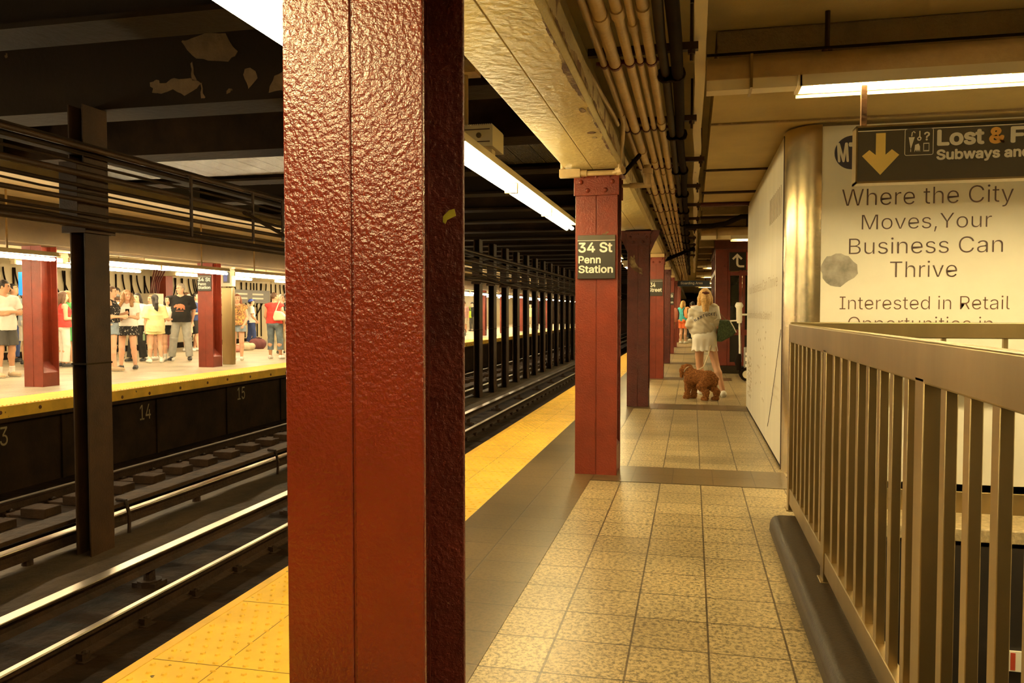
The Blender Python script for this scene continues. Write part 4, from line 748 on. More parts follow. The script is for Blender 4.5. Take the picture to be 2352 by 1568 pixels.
# ================================================================ LIGHT FIXTURES
def fixture_y(x, y0, y1, z, label, mat=TUBE, end_box=False, n=3, group=None, w=.17, hang=True, ceil=3.86):
    f = thing('fluorescent_light', label, 'ceiling light', (x, (y0 + y1) / 2, z + .07), group)
    part('housing', MB().prism([(x - w / 2, z + .045), (x + w / 2, z + .045), (x + w / 2 - .02, z + .11), (x - w / 2 + .02, z + .11)], 'y', y0, y1), FIXT, f)
    L_ = (y1 - y0) / n
    for k in range(n):
        a, b = y0 + L_ * k + .06, y0 + L_ * (k + 1) - .06
        tb = MB()
        for dx in (-.032, .032): tb.tube([(x + dx, a, z), (x + dx, b, z)], .024 if mat is TUBE_FAR else .020, 8)
        part('tube', tb, mat, f, smooth=50)
        part('lamp_holder', MB().box(x - .05, x + .05, a - .05, a - .005, z - .03, z + .05), FIXT, f)
    if end_box:
        X0, X1, ya, za = x - .36, x - .01, 5.60, 2.49
        eb = MB().box(X0, X1, ya, ya + .34, za, za + .15)
        for k in range(24): eb.box(X0 + k * .0146, X0 + .0075 + k * .0146, ya, ya + .34, za + .15, za + .16)
        part('end_box', eb, BEIGE, f, smooth=None)
        part('end_trim', MB().box(X0, X1 - .02, ya - .006, ya, za + .118, za + .124).box(X0, X1 - .02, ya - .006, ya, za + .030, za + .036), INK, f, smooth=None)
        for u in (.10, .25): part('knockout', MB().tube([(X0 + u, ya, za + .077), (X0 + u, ya - .015, za + .077)], .020, 12), STEEL, f)
        part('hanger_pipe', MB().tube([(X0 + .1, ya + .16, za + .15), (X0 + .1, ya + .16, 3.86)], .024, 10).box(X0, X0 + .2, ya + .08, ya + .24, 3.05, 3.14), PIPE, f)
        part('box_bracket', MB().box(x - .10, x - .04, ya + .1, ya + .2, z + .1, za), FIXT, f)
    elif hang:
        for q in (.2, .8): part('hanger_pipe', MB().tube([(x, y0 + (y1 - y0) * q, z + .1), (x, y0 + (y1 - y0) * q, ceil)], .014, 8), PIPE, f)
    return f
fixture_y(-1.40, -1.18, 3.33, 2.269, 'glowing fluorescent light above the platform edge, cut by the top of the picture', n=3)
fixture_y(-1.40, 4.57, 9.27, 2.261, 'glowing fluorescent light with a square end box, beyond the large column', end_box=True, n=3)
fixture_y(-1.40, 11.13, 15.68, 2.278, 'glowing fluorescent light beyond the 34 St Penn Station column', n=3)
for i in range(4): fixture_y(-1.40, 17.2 + 6.1 * i, 21.8 + 6.1 * i, 2.28, 'distant fluorescent light over the near platform edge beyond the dark red column', n=2, group='distant lights over the near edge')
for i in range(15):
    y = -3.2 + 4.53 * i
    fixture_y(-9.35, y, y + 4.35, 2.075, 'bright tube light in the row over the far platform edge', mat=TUBE_FAR, n=2, ceil=3.0, w=.15, group='tube lights over the far platform edge')
for r, (x, z) in enumerate(((-11.9, 2.27), (-13.6, 2.30))):
    for i in range(14):
        y = 2.0 + 5.2 * i + r * 1.3
        fixture_y(x, y, y + 3.9, z, 'tube light in the %s row under the far platform ceiling' % (('middle', 'rear')[r]), mat=TUBE_FAR, n=1, ceil=2.62, w=.14, group='%s row of far ceiling lights' % ('middle', 'rear')[r])
def fixture_x(y, x0, x1, xt, z, label, rods=(), ceil=3.0, mat=TUBE, nt=2):
    f = thing('fluorescent_light', label, 'ceiling light', ((x0 + x1) / 2, y, z))
    part('housing', MB().prism([(y - .10, z + .05), (y - .09, z + .13), (y - .05, z + .185), (y + .05, z + .185), (y + .09, z + .13), (y + .10, z + .05)], 'x', x0, x1), PIPE, f, smooth=60)
    part('reflector', MB().prism([(y - .085, z + .05), (y - .055, z), (y + .055, z), (y + .085, z + .05)], 'x', x0, xt - .02), FIXT, f)
    part('reflector_frame', MB().box(xt - .02, x1, y - .10, y - .085, z - .01, z + .05).box(xt - .02, x1, y + .085, y + .10, z - .01, z + .05).box(xt - .03, xt - .01, y - .1, y + .1, z - .01, z + .05), FIXT, f)
    part('back_skirt', MB().prism([(y + .085, z + .05), (y + .10, z + .05), (y + .108, z - .03), (y + .10, z - .03)], 'x', xt - .02, x1), FIXT, f)
    part('clamp_band', MB().box(x0 + .24, x0 + .255, y - .105, y + .105, z - .005, z + .19), STEEL, f)
    n = max(1, round((x1 - xt) / 1.2)); L_ = (x1 - xt) / n
    for k in range(n):
        tb = MB()
        for dy in (-.022, .022): tb.tube([(xt + .07 + L_ * k, y + dy, z + .022), (xt + L_ * (k + 1) - .03, y + dy, z + .022)], .019, 8)
        part('tube', tb, mat, f, smooth=50)
    part('top_rod', MB().tube([(x0, y - .1, z + .19), (x1, y - .1, z + .19)], .008, 6), BLACKISH, f)
    for x in rods: part('hanger_rod', MB().tube([(x, y, z + .18), (x, y, ceil)], .014, 8).tube([(x, y, z + .18), (x, y, z + .21)], .03, 8), BROWN, f)
    return f
fixture_x(4.86, .07, 3.9, .60, 2.575, 'large glowing fluorescent light across the stair, above the Lost and Found sign', (.735, 2.4), mat=TUBE_BIG)
fixture_x(13.4, .13, 3.9, .62, 2.47, 'fluorescent light across the platform beyond the hoarding', (.85,), 2.95)
fixture_x(.2, -.3, 3.9, .2, 2.62, 'added unseen fluorescent light across the stair behind the camera', (1., 2.4))  # lamp added out of view to brighten floor and railing
fixture_x(-2.6, -.3, 3.9, .2, 2.62, 'second added unseen fluorescent light across the platform behind the camera', (1., 2.4))  # another lamp added out of view for more light on the floor
for i in range(4): fixture_x(22.5 + 6 * i, .13, 2.5, .3, 2.50, 'distant fluorescent light across the platform beyond the red booth', (.4, 2.2), 2.95)
for o in list(bpy.data.objects):
    if o.get('label', '').startswith('distant fluorescent light across'): o['group'] = 'distant cross lights'
fixture_x(8.9, 1.2, 3.9, 1.3, 2.4, 'light inside the kiosk behind the hoarding', (), 2.75) if False else None

# ================================================================ PIPES OVER THE NEAR PLATFORM
def pipe_y(x, z, r, y0, y1, label, mat=PIPE, name='conduit', sag=0., clips=True, couplings=(), wob=0., seed=1, group=None):
    rr = random.Random(seed)
    p = thing(name, label, 'pipe' if name == 'conduit' else 'cable', (x, y0, z), group)
    if wob:
        n = int((y1 - y0) / .8); pts = []
        for k in range(n + 1):
            pts.append((x + rr.uniform(-wob, wob), y0 + (y1 - y0) * k / n, z + rr.uniform(-wob, wob)))
        mb = MB().tube(pts, r, 8)
    else: mb = MB().tube([(x, y0, z), (x, y1, z)], r, 14)
    part('run', mb, mat, p, smooth=60)
    if clips:
        for k in range(13):
            y = 4.45 + 1.62 * k
            m = MB().tube([(x, y - .015, z), (x, y + .015, z)], r + .006, 12).box(x - r - .025, x - r, y - .012, y + .012, z - .008, z + .012).box(x + r, x + r + .02, y - .012, y + .012, z - .008, z + .012)
            part('clip', m, RED_DARK_AND_SHADED, p)
    if couplings:
        for y in couplings: part('coupling', MB().tube([(x, y - .05, z), (x, y + .05, z)], r + .007, 14), mat, p)
    return p
pipe_y(-.485, 2.66, .019, -4, 42, 'thin cream conduit running second beside the cream beam', couplings=(5.6, 8.7))
pipe_y(-.425, 2.66, .033, -4, 42, 'thick cream conduit next to the thin conduit, widest of the bundle', couplings=(3.75, 6.9, 10.1))
pipe_y(-.345, 2.665, .026, -4, 42, 'cream conduit in the middle of the bundle, between thick conduit and slim conduit', couplings=(3.7, 7.4))
pipe_y(-.288, 2.665, .018, -4, 42, 'slim cream conduit between two thicker conduits of the bundle', couplings=(3.9, 8.1))
pipe_y(-.228, 2.665, .027, -4, 42, 'outermost cream conduit of the bundle beside the black cables', couplings=(3.7, 5.9, 9.0))
pg = thing('conduit', 'slanting cream conduit dropping from the beam side to the column head', 'pipe', (-.6, 5.6, 2.6))
part('run', MB().tube([(-.64, 1.5, 2.66), (-.64, 3.4, 2.655), (-.545, 5.6, 2.66), (-.53, 5.75, 2.63)], .018, 10), PIPE, pg, smooth=60)
pg2 = thing('conduit', 'short cream conduit bending down to the collar at the column head', 'pipe', (-.5, 6.1, 2.4))
part('run', MB().tube([(-.485, 5.4, 2.66), (-.49, 5.75, 2.64), (-.515, 5.95, 2.55), (-.545, 6.1, 2.44), (-.545, 6.14, 2.37), (-.6, 6.16, 2.36)], .018, 10), PIPE, pg2, smooth=60)
col = thing('pipe_collar', 'cream pipe and elbow fittings wrapped across the head of the sign column', 'pipe', (-.77, 6.15, 2.37))
part('run', MB().tube([(-.99, 6.17, 2.52), (-.99, 6.17, 2.38), (-.96, 6.17, 2.365), (-.55, 6.17, 2.365)], .020, 10), PIPE, col, smooth=60)
part('elbow_box', MB().box(-1.015, -.85, 6.14, 6.19, 2.335, 2.40).tube([(-.86, 6.17, 2.367), (-.80, 6.17, 2.366)], .027, 10), PIPE, col, bevel=.004)
part('elbow', MB().tube([(-.57, 6.17, 2.37), (-.52, 6.13, 2.375)], .032, 10), PIPE, col, bevel=.004)
part('valve', MB().tube([(-.50, 6.5, 2.31), (-.33, 6.5, 2.31)], .022, 8).tube([(-.36, 6.5, 2.31), (-.36, 6.5, 2.47)], .030, 8).tube([(-.36, 6.5, 2.40), (-.36, 6.5, 2.44)], .045, 8).tube([(-.56, 6.5, 2.31), (-.40, 6.5, 2.31)], .015, 8), PIPE, col, smooth=50)
for i in range(3):
    y = 6.29 + SP * (i + 2)
    single('pipe_collar', MB().box(-.97, -.52, y - .12, y - .06, 2.335, 2.405), PIPE, 'cream pipe fittings across the head of the %s' % ['Street sign column', 'plain column beyond the Street sign', 'sixth column along the platform'][i], 'pipe', base=(-.75, y - .1, 2.34), bevel=.01)
single('camera_bracket', MB().tube([(-.52, 6.2, 2.36), (-.42, 6.45, 2.54)], .018, 8), BLACKISH, 'black diagonal bracket beside the sign column head', 'bracket', base=(-.5, 6.3, 2.4))
single('camera_bracket', MB().tube([(-.57, 17.4, 2.40), (.02, 18.2, 2.70)], .04, 8), BLACKISH, 'black diagonal arm under the pipes far along the platform', 'bracket', base=(-.2, 17.9, 2.4))
d1 = pipe_y(-.163, 2.66, .026, -4, 30, 'thinner black cable clamped beside the outermost conduit', CABLE, 'power_cable', clips=False, wob=.008, seed=4)
d2 = pipe_y(-.098, 2.66, .033, -4, 30, 'thick black cable beside the hanging metal strip', BLACKISH, 'power_cable', clips=False, wob=.010, seed=5)
for i in range(10):
    y = 4.72 + 1.6 * i
    single('cable_clamp', MB().tube([(-.165, y - .02, 2.66), (-.165, y + .02, 2.66)], .045, 10).tube([(-.095, y - .02, 2.66), (-.095, y + .02, 2.66)], .048, 10).box(-.17, -.09, y - .02, y + .02, 2.62, 2.70), BLACKISH,
           'black double clamp holding the two black ceiling cables', 'clamp', base=(-.13, y, 2.62), group='clamps on the black cables')
for i in range(11):
    y = 4.42 + 1.62 * i
    x1 = [.02, .02, .10, .08, .10, .10, .06, .06, .06, .06, .06][i]
    h = thing('pipe_hanger', 'dark steel hanger bar above the cream pipe bundle', 'bracket', (-.3, y, 2.72), 'hanger bars above the pipes')
    part('bar', MB().box(-.57, x1, y - .022, y + .022, 2.695, 2.735), BROWN, h)
    part('rod', MB().tube([(x1 - .035, y, 2.64), (x1 - .035, y, 3.0)], .010, 6).tube([(x1 - .035, y, 2.675), (x1 - .035, y, 2.695)], .022, 6), BROWN, h)
st = thing('metal_strip', 'long hanging strip of bent pale sheet metal running along the ceiling', 'strip', (.035, 8, 2.72))
ms = MB(); pts = []
rr = random.Random(9)
for k in range(40):
    y = 1.5 + k * .75
    dx = .006 * math.sin(k * 1.7) + rr.uniform(-.004, .004) + max(0, y - 8) * .0012
    pts.append((dx, y))
vs = []
for dx, y in pts: vs += [(.000 + dx, y, 2.752), (.062 + dx, y, 2.748), (.065 + dx, y, 2.80), (.060 + dx, y, 2.80), (.056 + dx, y, 2.756), (.000 + dx, y, 2.758)]
nq = len(pts)
ms.add(vs, [(j * 6 + k, j * 6 + (k + 1) % 6, (j + 1) * 6 + (k + 1) % 6, (j + 1) * 6 + k) for j in range(nq - 1) for k in range(6)])
part('sheet', ms, FIXT, st, smooth=None)
part('rods', MB().tube([(-.012, 3.9, 2.75), (-.012, 3.9, 3.0)], .010, 6).tube([(.02, 8.6, 2.75), (.02, 8.6, 3.0)], .010, 6), BROWN, st)
# pipes crossing the ceiling beyond the hoarding
for i, (y, z, r, m, lab) in enumerate(((8.45, 2.738, .012, BROWN, 'thin dark pipe crossing the soffit above the long side of the hoarding'), (10.0, 2.735, .016, BROWN, 'second dark pipe crossing the soffit above the hoarding'),
                                       (11.0, 2.722, .03, RED_DARK_AND_SHADED, 'rusty crossing pipe at the end of the soffit'), (11.8, 2.637, .025, BROWN, 'dark crossing pipe just beyond the soffit'))):
    single('crossing_pipe', MB().tube([(.1, y, z), (3.0, y, z)], r, 8), m, lab, 'pipe', base=(.5, y, z))
single('power_cable', MB().tube([(-.1, 11.6, 2.50), (.25, 11.6, 2.50), (.45, 11.6, 2.53), (.65, 11.5, 2.61), (.9, 11.68, 2.63), (1.5, 11.7, 2.63)], .035, 8), BLACKISH, 'thick black cable sagging across the ceiling beyond the hoarding', 'cable', base=(.4, 11.6, 2.5), smooth=60)

# ================================================================ CONDUITS ABOVE THE TRACKSIDE POSTS
ratio = [(3.72, .026, 0), (3.90, .010, 0), (4.15, .014, .01), (4.45, .030, .004), (4.86, .018, .006), (5.12, .010, .012), (5.50, .022, .004), (6.25, .012, .02), (6.60, .020, .02), (6.98, .030, .012), (7.22, .009, 0)]
nm = ['top', 'second', 'third', 'fourth', 'fifth', 'sixth', 'seventh', 'eighth', 'ninth', 'tenth', 'lowest']
for i, (q, r, wob) in enumerate(ratio):
    x = -5.18 - .04 * (i % 3); z = 1.3 + (-x) / (q * .975)
    pipe_y(x, z, r, YB0, 60, 'grimy conduit above the trackside posts, %s of the stack' % nm[i], CABLE if i % 3 else BROWN, clips=False, wob=wob, seed=20 + i)
single('power_cable', MB().tube([(-5.12, 14 + k * .9, 2.12 + .07 * math.sin(k * 1.25)) for k in range(40)], .022, 7), CABLE, 'wavy grimy cable looping along the slim posts', 'cable', base=(-5.12, 14, 2.1), smooth=60)
single('power_cable', MB().tube([(-5.12, 12 + k * 1.0, 2.24 + .06 * math.sin(k * 1.1 + 1)) for k in range(38)], .018, 7), CABLE, 'second wavy grimy cable above the first along the slim posts', 'cable', base=(-5.12, 12, 2.2), smooth=60)
for i, y in enumerate((7.4, 8.6, 9.3, 9.9, 10.5, 11.2, 12.5, 13.6)):
    single('cable_hanger', MB().box(-5.12, -5.10, y, y + .03, 2.08 + .06 * (i % 3), 2.71).tube([(-5.11, y + .015, 2.7), (-5.30, y + .015, 2.76)], .010, 5), BROWN, 'short upright hanger strap on the grimy conduit stack', 'bracket', base=(-5.1, y, 2.1), group='straps on the conduit stack')
single('cable_hanger', MB().tube([(-5.1, 8.4, 2.45), (-5.1, 9.3, 2.28), (-5.12, 10.4, 1.98)], .022, 6), CABLE, 'slanting cable dropping through the conduit stack', 'cable', base=(-5.1, 8.4, 2.45))

# ================================================================ LOST AND FOUND SIGN
sy = 4.8
ls = thing('hanging_sign', 'Lost and Found sign greyed by painted sheen, with yellow down arrow hanging above the stair', 'sign', (1.8, sy + .05, 2.02))
part('sign_box', B(.89, 2.62, sy, sy + .10, 2.02, 2.325), SIGN_GREY_AND_SHEEN, ls, bevel=.003)  # black face, its sheen put into the colour as grey
part('frame', MB().box(.884, 2.626, sy - .004, sy + .104, 2.014, 2.024).box(.884, .893, sy - .004, sy + .104, 2.014, 2.33).box(.884, 2.626, sy - .004, sy + .104, 2.322, 2.332), STEEL, ls)
part('white_line', B(.893, 2.62, sy - .002, sy, 2.300, 2.3045), WHITE_LET, ls)
part('top_band', B(.893, 2.62, sy - .0015, sy, 2.3045, 2.322), SIGN_BLACK, ls)
cx = 1.0125
flat([(cx - .025, 2.288), (cx + .025, 2.288), (cx + .025, 2.168), (cx + .058, 2.197), (cx + .096, 2.165), (cx, 2.058), (cx - .096, 2.165), (cx - .058, 2.197), (cx - .025, 2.168)], on_y(sy), YELLOW_LET, ls, 'arrow', label='yellow down arrow')
for s, b, m, bo in (('Lost', (1.298, 2.203, 1.533, 2.292), WHITE_LET, .035), ('&', (1.555, 2.203, 1.634, 2.293), ORANGE_LET, .035), ('Found', (1.659, 2.203, 2.03, 2.292), WHITE_LET, .035), ('Subways and Buses', (1.296, 2.114, 1.99, 2.185), WHITE_LET, .035)):
    text(s, b, on_y(sy), m, ls, bold=bo)
ic = MB()
def ring(x0, z0, x1, z1, t, y):
    m = []
    ic.box(x0 + .01, x1 - .01, y - .002, y, z0, z0 + t).box(x0 + .01, x1 - .01, y - .002, y, z1 - t, z1).box(x0, x0 + t, y - .002, y, z0 + .01, z1 - .01).box(x1 - t, x1, y - .002, y, z0 + .01, z1 - .01)
    for a, b, c_, d in ((x0 + .01, z0 + .01, -1, -1), (x1 - .01, z0 + .01, 1, -1), (x0 + .01, z1 - .01, -1, 1), (x1 - .01, z1 - .01, 1, 1)):
        pts = [(a + c_ * .0085 * math.cos(k * math.pi / 8), y - .001, b + d * .0085 * math.sin(k * math.pi / 8)) for k in range(5)]
        ic.tube(pts, t / 2, 5)
ring(1.135, 2.158, 1.281, 2.303, .003, sy)
# umbrella, key, question mark, glove and device pictograms
ic.add([(1.155, sy - .002, 2.258), (1.186, sy - .002, 2.258), (1.166, sy - .002, 2.192)], [(0, 1, 2)])
ic.tube([(1.170, sy - .002, 2.262), (1.172, sy - .002, 2.283), (1.180, sy - .002, 2.288), (1.188, sy - .002, 2.280)], .003, 6).tube([(1.166, sy - .002, 2.192), (1.166, sy - .002, 2.178)], .002, 5)
ic.tube([(1.209 + .009 * math.cos(k), sy - .002, 2.248 + .009 * math.sin(k)) for k in range(7)], .0035, 6).tube([(1.211, sy - .002, 2.256), (1.211, sy - .002, 2.290)], .003, 6)
ic.prism([(1.185, 2.176), (1.188, 2.215), (1.206, 2.222), (1.213, 2.205), (1.213, 2.176), (1.208, 2.19), (1.204, 2.176), (1.199, 2.19), (1.196, 2.178), (1.192, 2.19)], 'y', sy - .002, sy)
ic.box(1.230, 1.233, sy - .002, sy, 2.178, 2.224).box(1.257, 1.26, sy - .002, sy, 2.178, 2.224).box(1.230, 1.26, sy - .002, sy, 2.219, 2.224).box(1.230, 1.26, sy - .002, sy, 2.178, 2.184)
part('pictogram', ic, WHITE_LET, ls, smooth=None)
text('?', (1.232, 2.236, 1.262, 2.284), on_y(sy), WHITE_LET, ls, 'pictogram', bold=.02)
for x in (.915, 2.5): part('hanger', B(x, x + .03, sy + .03, sy + .06, 2.33, 2.566), BROWN, ls)

# ================================================================ RED BOOTH AT THE FAR SIDE
by = 17.3
bo = thing('glazed_booth', 'red steel enclosure with dark glass panes beyond the dog walker', 'booth', (1.8, by + 1.5, 0))
part('base', B(.50, 3.6, by - .03, by + 4.2, 0, .16), GRANITE_CURB, bo, bevel=.01)
part('corner_post', MB().box(.47, .72, by, by + .25, .16, 2.62), RED, bo, bevel=.006)
for k in range(6): part('rivet', MB().dome((.53 + .12 * (k % 2), by, .35 + .38 * k), .016, (0, -1, 0), 7), RED, bo)
for x in (.72, .955, 1.02, 1.38, 1.44, 1.9, 2.4): part('mullion', B(x, x + .055, by + .01, by + .09, .16, 2.62), RED, bo, bevel=.004)
for z0, z1 in ((.16, .24), (.80, .92), (2.05, 2.13), (2.52, 2.66)): part('crossbar', B(.72, 3.6, by + .012, by + .085, z0, z1), RED, bo, bevel=.004)
for x0, x1 in ((.81, .925), (1.10, 1.36), (1.5, 1.88), (1.96, 2.38)):
    part('pane', B(x0 - .07, x1 + .06, by + .045, by + .055, .92, 2.05), GLASS, bo)
    part('lower_panel', B(x0 - .07, x1 + .06, by + .045, by + .055, .24, .80), SIGN_BLACK, bo)
    part('pane_bead', MB().box(x0 - .05, x0 - .03, by + .03, by + .06, .95, 2.02).box(x1 + .02, x1 + .04, by + .03, by + .06, .95, 2.02), RED_DARK_AND_SHADED, bo)
for k in range(5): part('side_mullion', B(.47, .53, by + .25 + .85 * k, by + .33 + .85 * k, .16, 2.62), RED_DARK_AND_SHADED, bo)
part('side_pane', B(.495, .505, by + .25, by + 4.2, .9, 2.1), GLASS, bo)
for z0, z1 in ((.16, .9), (2.1, 2.2), (2.55, 2.66)): part('side_bar', B(.47, .53, by + .25, by + 4.2, z0, z1), RED_DARK_AND_SHADED, bo)
part('roof', B(.45, 3.6, by - .05, by + 4.2, 2.60, 2.94), RED_DARK_AND_SHADED, bo)
es = thing('exit_sign', 'black sign with bent white arrow and red exit panel on the red booth', 'sign', (1.1, by - .05, 2.15))
part('plate', B(.745, 1.085, by - .06, by - .0, 2.16, 2.53), SIGN_BLACK, es, bevel=.004)
part('red_plate', B(1.085, 1.75, by - .06, by - .0, 2.16, 2.53), SIGN_RED, es, bevel=.004, label='red exit panel')
ar = MB(); A = .02
pth = [(.905, 2.44), (.905, 2.30), (.912, 2.265), (.935, 2.243), (.965, 2.236), (1.045, 2.236)]
w = .021
up = []; dn = []
for i, (u, v) in enumerate(pth):
    a = Vector(pth[max(i - 1, 0)]); b = Vector(pth[min(i + 1, len(pth) - 1)]); t = (b - a).normalized(); nrm = Vector((-t.y, t.x))
    up.append((u + nrm.x * w, v + nrm.y * w)); dn.append((u - nrm.x * w, v - nrm.y * w))
flat(up + dn[::-1], on_y(by - .06), WHITE_LET, es, 'arrow')
flat([(.905, 2.505), (.80, 2.40), (.83, 2.372), (.905, 2.447), (.98, 2.372), (1.01, 2.40)], on_y(by - .06), WHITE_LET, es, 'arrow_head')
part('white_box', MB().box(1.11, 1.6, by - .063, by - .06, 2.37, 2.51), WHITE_LET, es)
text('EXIT', (1.125, 2.385, 1.585, 2.495), on_y(by - .063), SIGN_RED, es, bold=.04)
# overhead boarding sign
bs = thing('hanging_sign', 'dark blue Boarding Area sign hanging across the platform in the distance', 'sign', (.05, 30, 2.2))
part('sign_box', B(-.56, .62, 30, 30.1, 2.22, 2.43), SIGN_BLUE, bs, bevel=.006)
text('Boarding Area', (-.42, 2.27, .36, 2.385), on_y(30), WHITE_LET, bs, bold=.015)
for x in (-.4, .45): part('hanger', B(x, x + .03, 30.03, 30.06, 2.43, 2.95), BROWN, bs)
# cart with tall pole beside the hoarding end
ct = thing('hand_cart', 'wheeled cart with tall white pole and stickered grey case by the hoarding', 'cart', (.98, 15.6, 0))
part('pole', MB().tube([(.885, 15.6, .32), (.87, 15.6, 1.08)], .016, 8), WHITE_LET, ct)
part('canister', MB().tube([(.868, 15.6, 1.08), (.866, 15.6, 1.13), (.862, 15.6, 1.36), (.862, 15.6, 1.40), (.861, 15.6, 1.44), (.861, 15.6, 1.47)], [.04, .055, .055, .08, .068, .05], 14), WHITE_LET, ct, smooth=50)
part('handle', MB().tube([(.70, 15.6, 1.12), (.90, 15.6, 1.13)], .014, 8).tube([(.90, 15.6, 1.24), (1.18, 15.6, 1.24)], .018, 8), WHITE_LET, ct)
part('case', B(.97, 1.45, 15.52, 15.9, .18, .62), M('grey_case', (.22, .20, .15), rough=.5), ct, bevel=.02)
stt = MB()
for q in range(9):
    u = .98 + .075 * (q % 3); v = .26 + .11 * (q // 3)
    stt.box(u, u + .055, 15.515, 15.522, v, v + .05 + .02 * (q % 2))
part('stickers', stt, WHITE_LET, ct)
part('strap_bag', MB().tube([(.87, 15.6, .2), (.85, 15.58, .35), (.87, 15.6, .5)], [.05, .065, .04], 10), BLACKISH, ct, smooth=60)
for dy in (0, .32):
    w = part('wheel', MB().tube([(1.0, 15.42 + dy, .125), (1.0, 15.47 + dy, .125)], .125, 20), BLACKISH, ct)
    part('hub', MB().tube([(1.0, 15.41 + dy, .125), (1.0, 15.475 + dy, .125)], .075, 16), BEIGE, w)
# ================================================================ ORGANIC SURFACES (people, dog): signed distances -> one smooth skin
def _n3(v): return np.asarray(v, np.float32)
class SDF:
    def __init__(s, h): s.h = h; s.ops = []; s.post = None
    def _op(s, fn, lo, hi, k, mode='add'): s.ops.append((fn, np.array(lo, float), np.array(hi, float), k, mode)); return s
    def cone(s, a, b, ra, rb, k=.02, mode='add', xs=(1, 1, 1)):
        a = _n3(a); b = _n3(b); ab = b - a; L2 = float(ab @ ab) + 1e-9; m = max(ra, rb)
        def fn(x, y, z):
            px, py, pz = x - a[0], y - a[1], z - a[2]
            t = np.clip((px * ab[0] + py * ab[1] + pz * ab[2]) / L2, 0, 1)
            return np.sqrt((px - t * ab[0]) ** 2 + (py - t * ab[1]) ** 2 + (pz - t * ab[2]) ** 2) - (ra + (rb - ra) * t)
        return s._op(fn, np.minimum(a, b) - m, np.maximum(a, b) + m, k, mode)
    def chain(s, pts, rs, k=.02):
        for i in range(len(pts) - 1): s.cone(pts[i], pts[i + 1], rs[i], rs[i + 1], k)
        return s
    def ell(s, c, r, k=.02, mode='add', R=None):
        c = _n3(c); r = _n3(r); m = float(max(r))
        def fn(x, y, z):
            px, py, pz = x - c[0], y - c[1], z - c[2]
            if R is not None:
                px, py, pz = (R[0][0] * px + R[1][0] * py + R[2][0] * pz, R[0][1] * px + R[1][1] * py + R[2][1] * pz, R[0][2] * px + R[1][2] * py + R[2][2] * pz)
            k0 = np.sqrt((px / r[0]) ** 2 + (py / r[1]) ** 2 + (pz / r[2]) ** 2)
            k1 = np.sqrt((px / r[0] ** 2) ** 2 + (py / r[1] ** 2) ** 2 + (pz / r[2] ** 2) ** 2) + 1e-6
            return k0 * (k0 - 1) / k1
        return s._op(fn, c - m, c + m, k, mode)
    def fcone(s, a, b, ra, rb, k=.01, ys=1., mode='add'):
        """flat ended cone from a to b; ys < 1 flattens it front to back (for vertical ones)"""
        a = _n3(a); b = _n3(b); d = b - a; L = float(np.linalg.norm(d)); d = d / L; m = max(ra, rb)
        def fn(x, y, z):
            px, py, pz = x - a[0], (y - a[1]) / ys, z - a[2]
            t = px * d[0] + py * d[1] * ys + pz * d[2]
            rad = np.sqrt(np.maximum(px * px + py * py + pz * pz - t * t, 0))
            r = ra + (rb - ra) * np.clip(t / L, 0, 1)
            return np.maximum((rad - r) * min(1, ys), np.abs(t - L / 2) - L / 2)
        return s._op(fn, np.minimum(a, b) - m, np.maximum(a, b) + m, k, mode)
    def cut(s, fn): s.ops.append((fn, None, None, 0, 'cut')); return s
    def mesh(s):
        add = [o for o in s.ops if o[4] == 'add']; h = s.h
        lo = np.min([o[1] for o in add], 0) - 3 * h; hi = np.max([o[2] for o in add], 0) + 3 * h
        n = np.ceil((hi - lo) / h).astype(int) + 1
        ax = [(lo[i] + h * np.arange(n[i])).astype(np.float32) for i in range(3)]
        f = np.full(n, .25, np.float32)
        for fn, l, u, k, mode in s.ops:
            if mode == 'cut':
                X, Y, Z = ax[0][:, None, None], ax[1][None, :, None], ax[2][None, None, :]
                f = np.maximum(f, np.broadcast_to(fn(X, Y, Z), f.shape)).astype(np.float32); continue
            i0 = np.clip(((l - lo) / h - 4 - k / h).astype(int), 0, n - 1); i1 = np.clip(((u - lo) / h + 5 + k / h).astype(int), 1, n)
            sl = tuple(slice(a, b) for a, b in zip(i0, i1))
            d = fn(ax[0][sl[0]][:, None, None], ax[1][sl[1]][None, :, None], ax[2][sl[2]][None, None, :])
            g = f[sl]
            if mode == 'sub':
                q = np.maximum(k - np.abs(g + d), 0) / max(k, 1e-6); f[sl] = np.maximum(g, -d) + q * q * k / 4
            else:
                q = np.maximum(k - np.abs(g - d), 0) / max(k, 1e-6); f[sl] = np.minimum(g, d) - q * q * k / 4
        if s.post is not None: f = f + s.post(ax[0][:, None, None], ax[1][None, :, None], ax[2][None, None, :]).astype(np.float32)
        return surface_nets(f, lo, h)

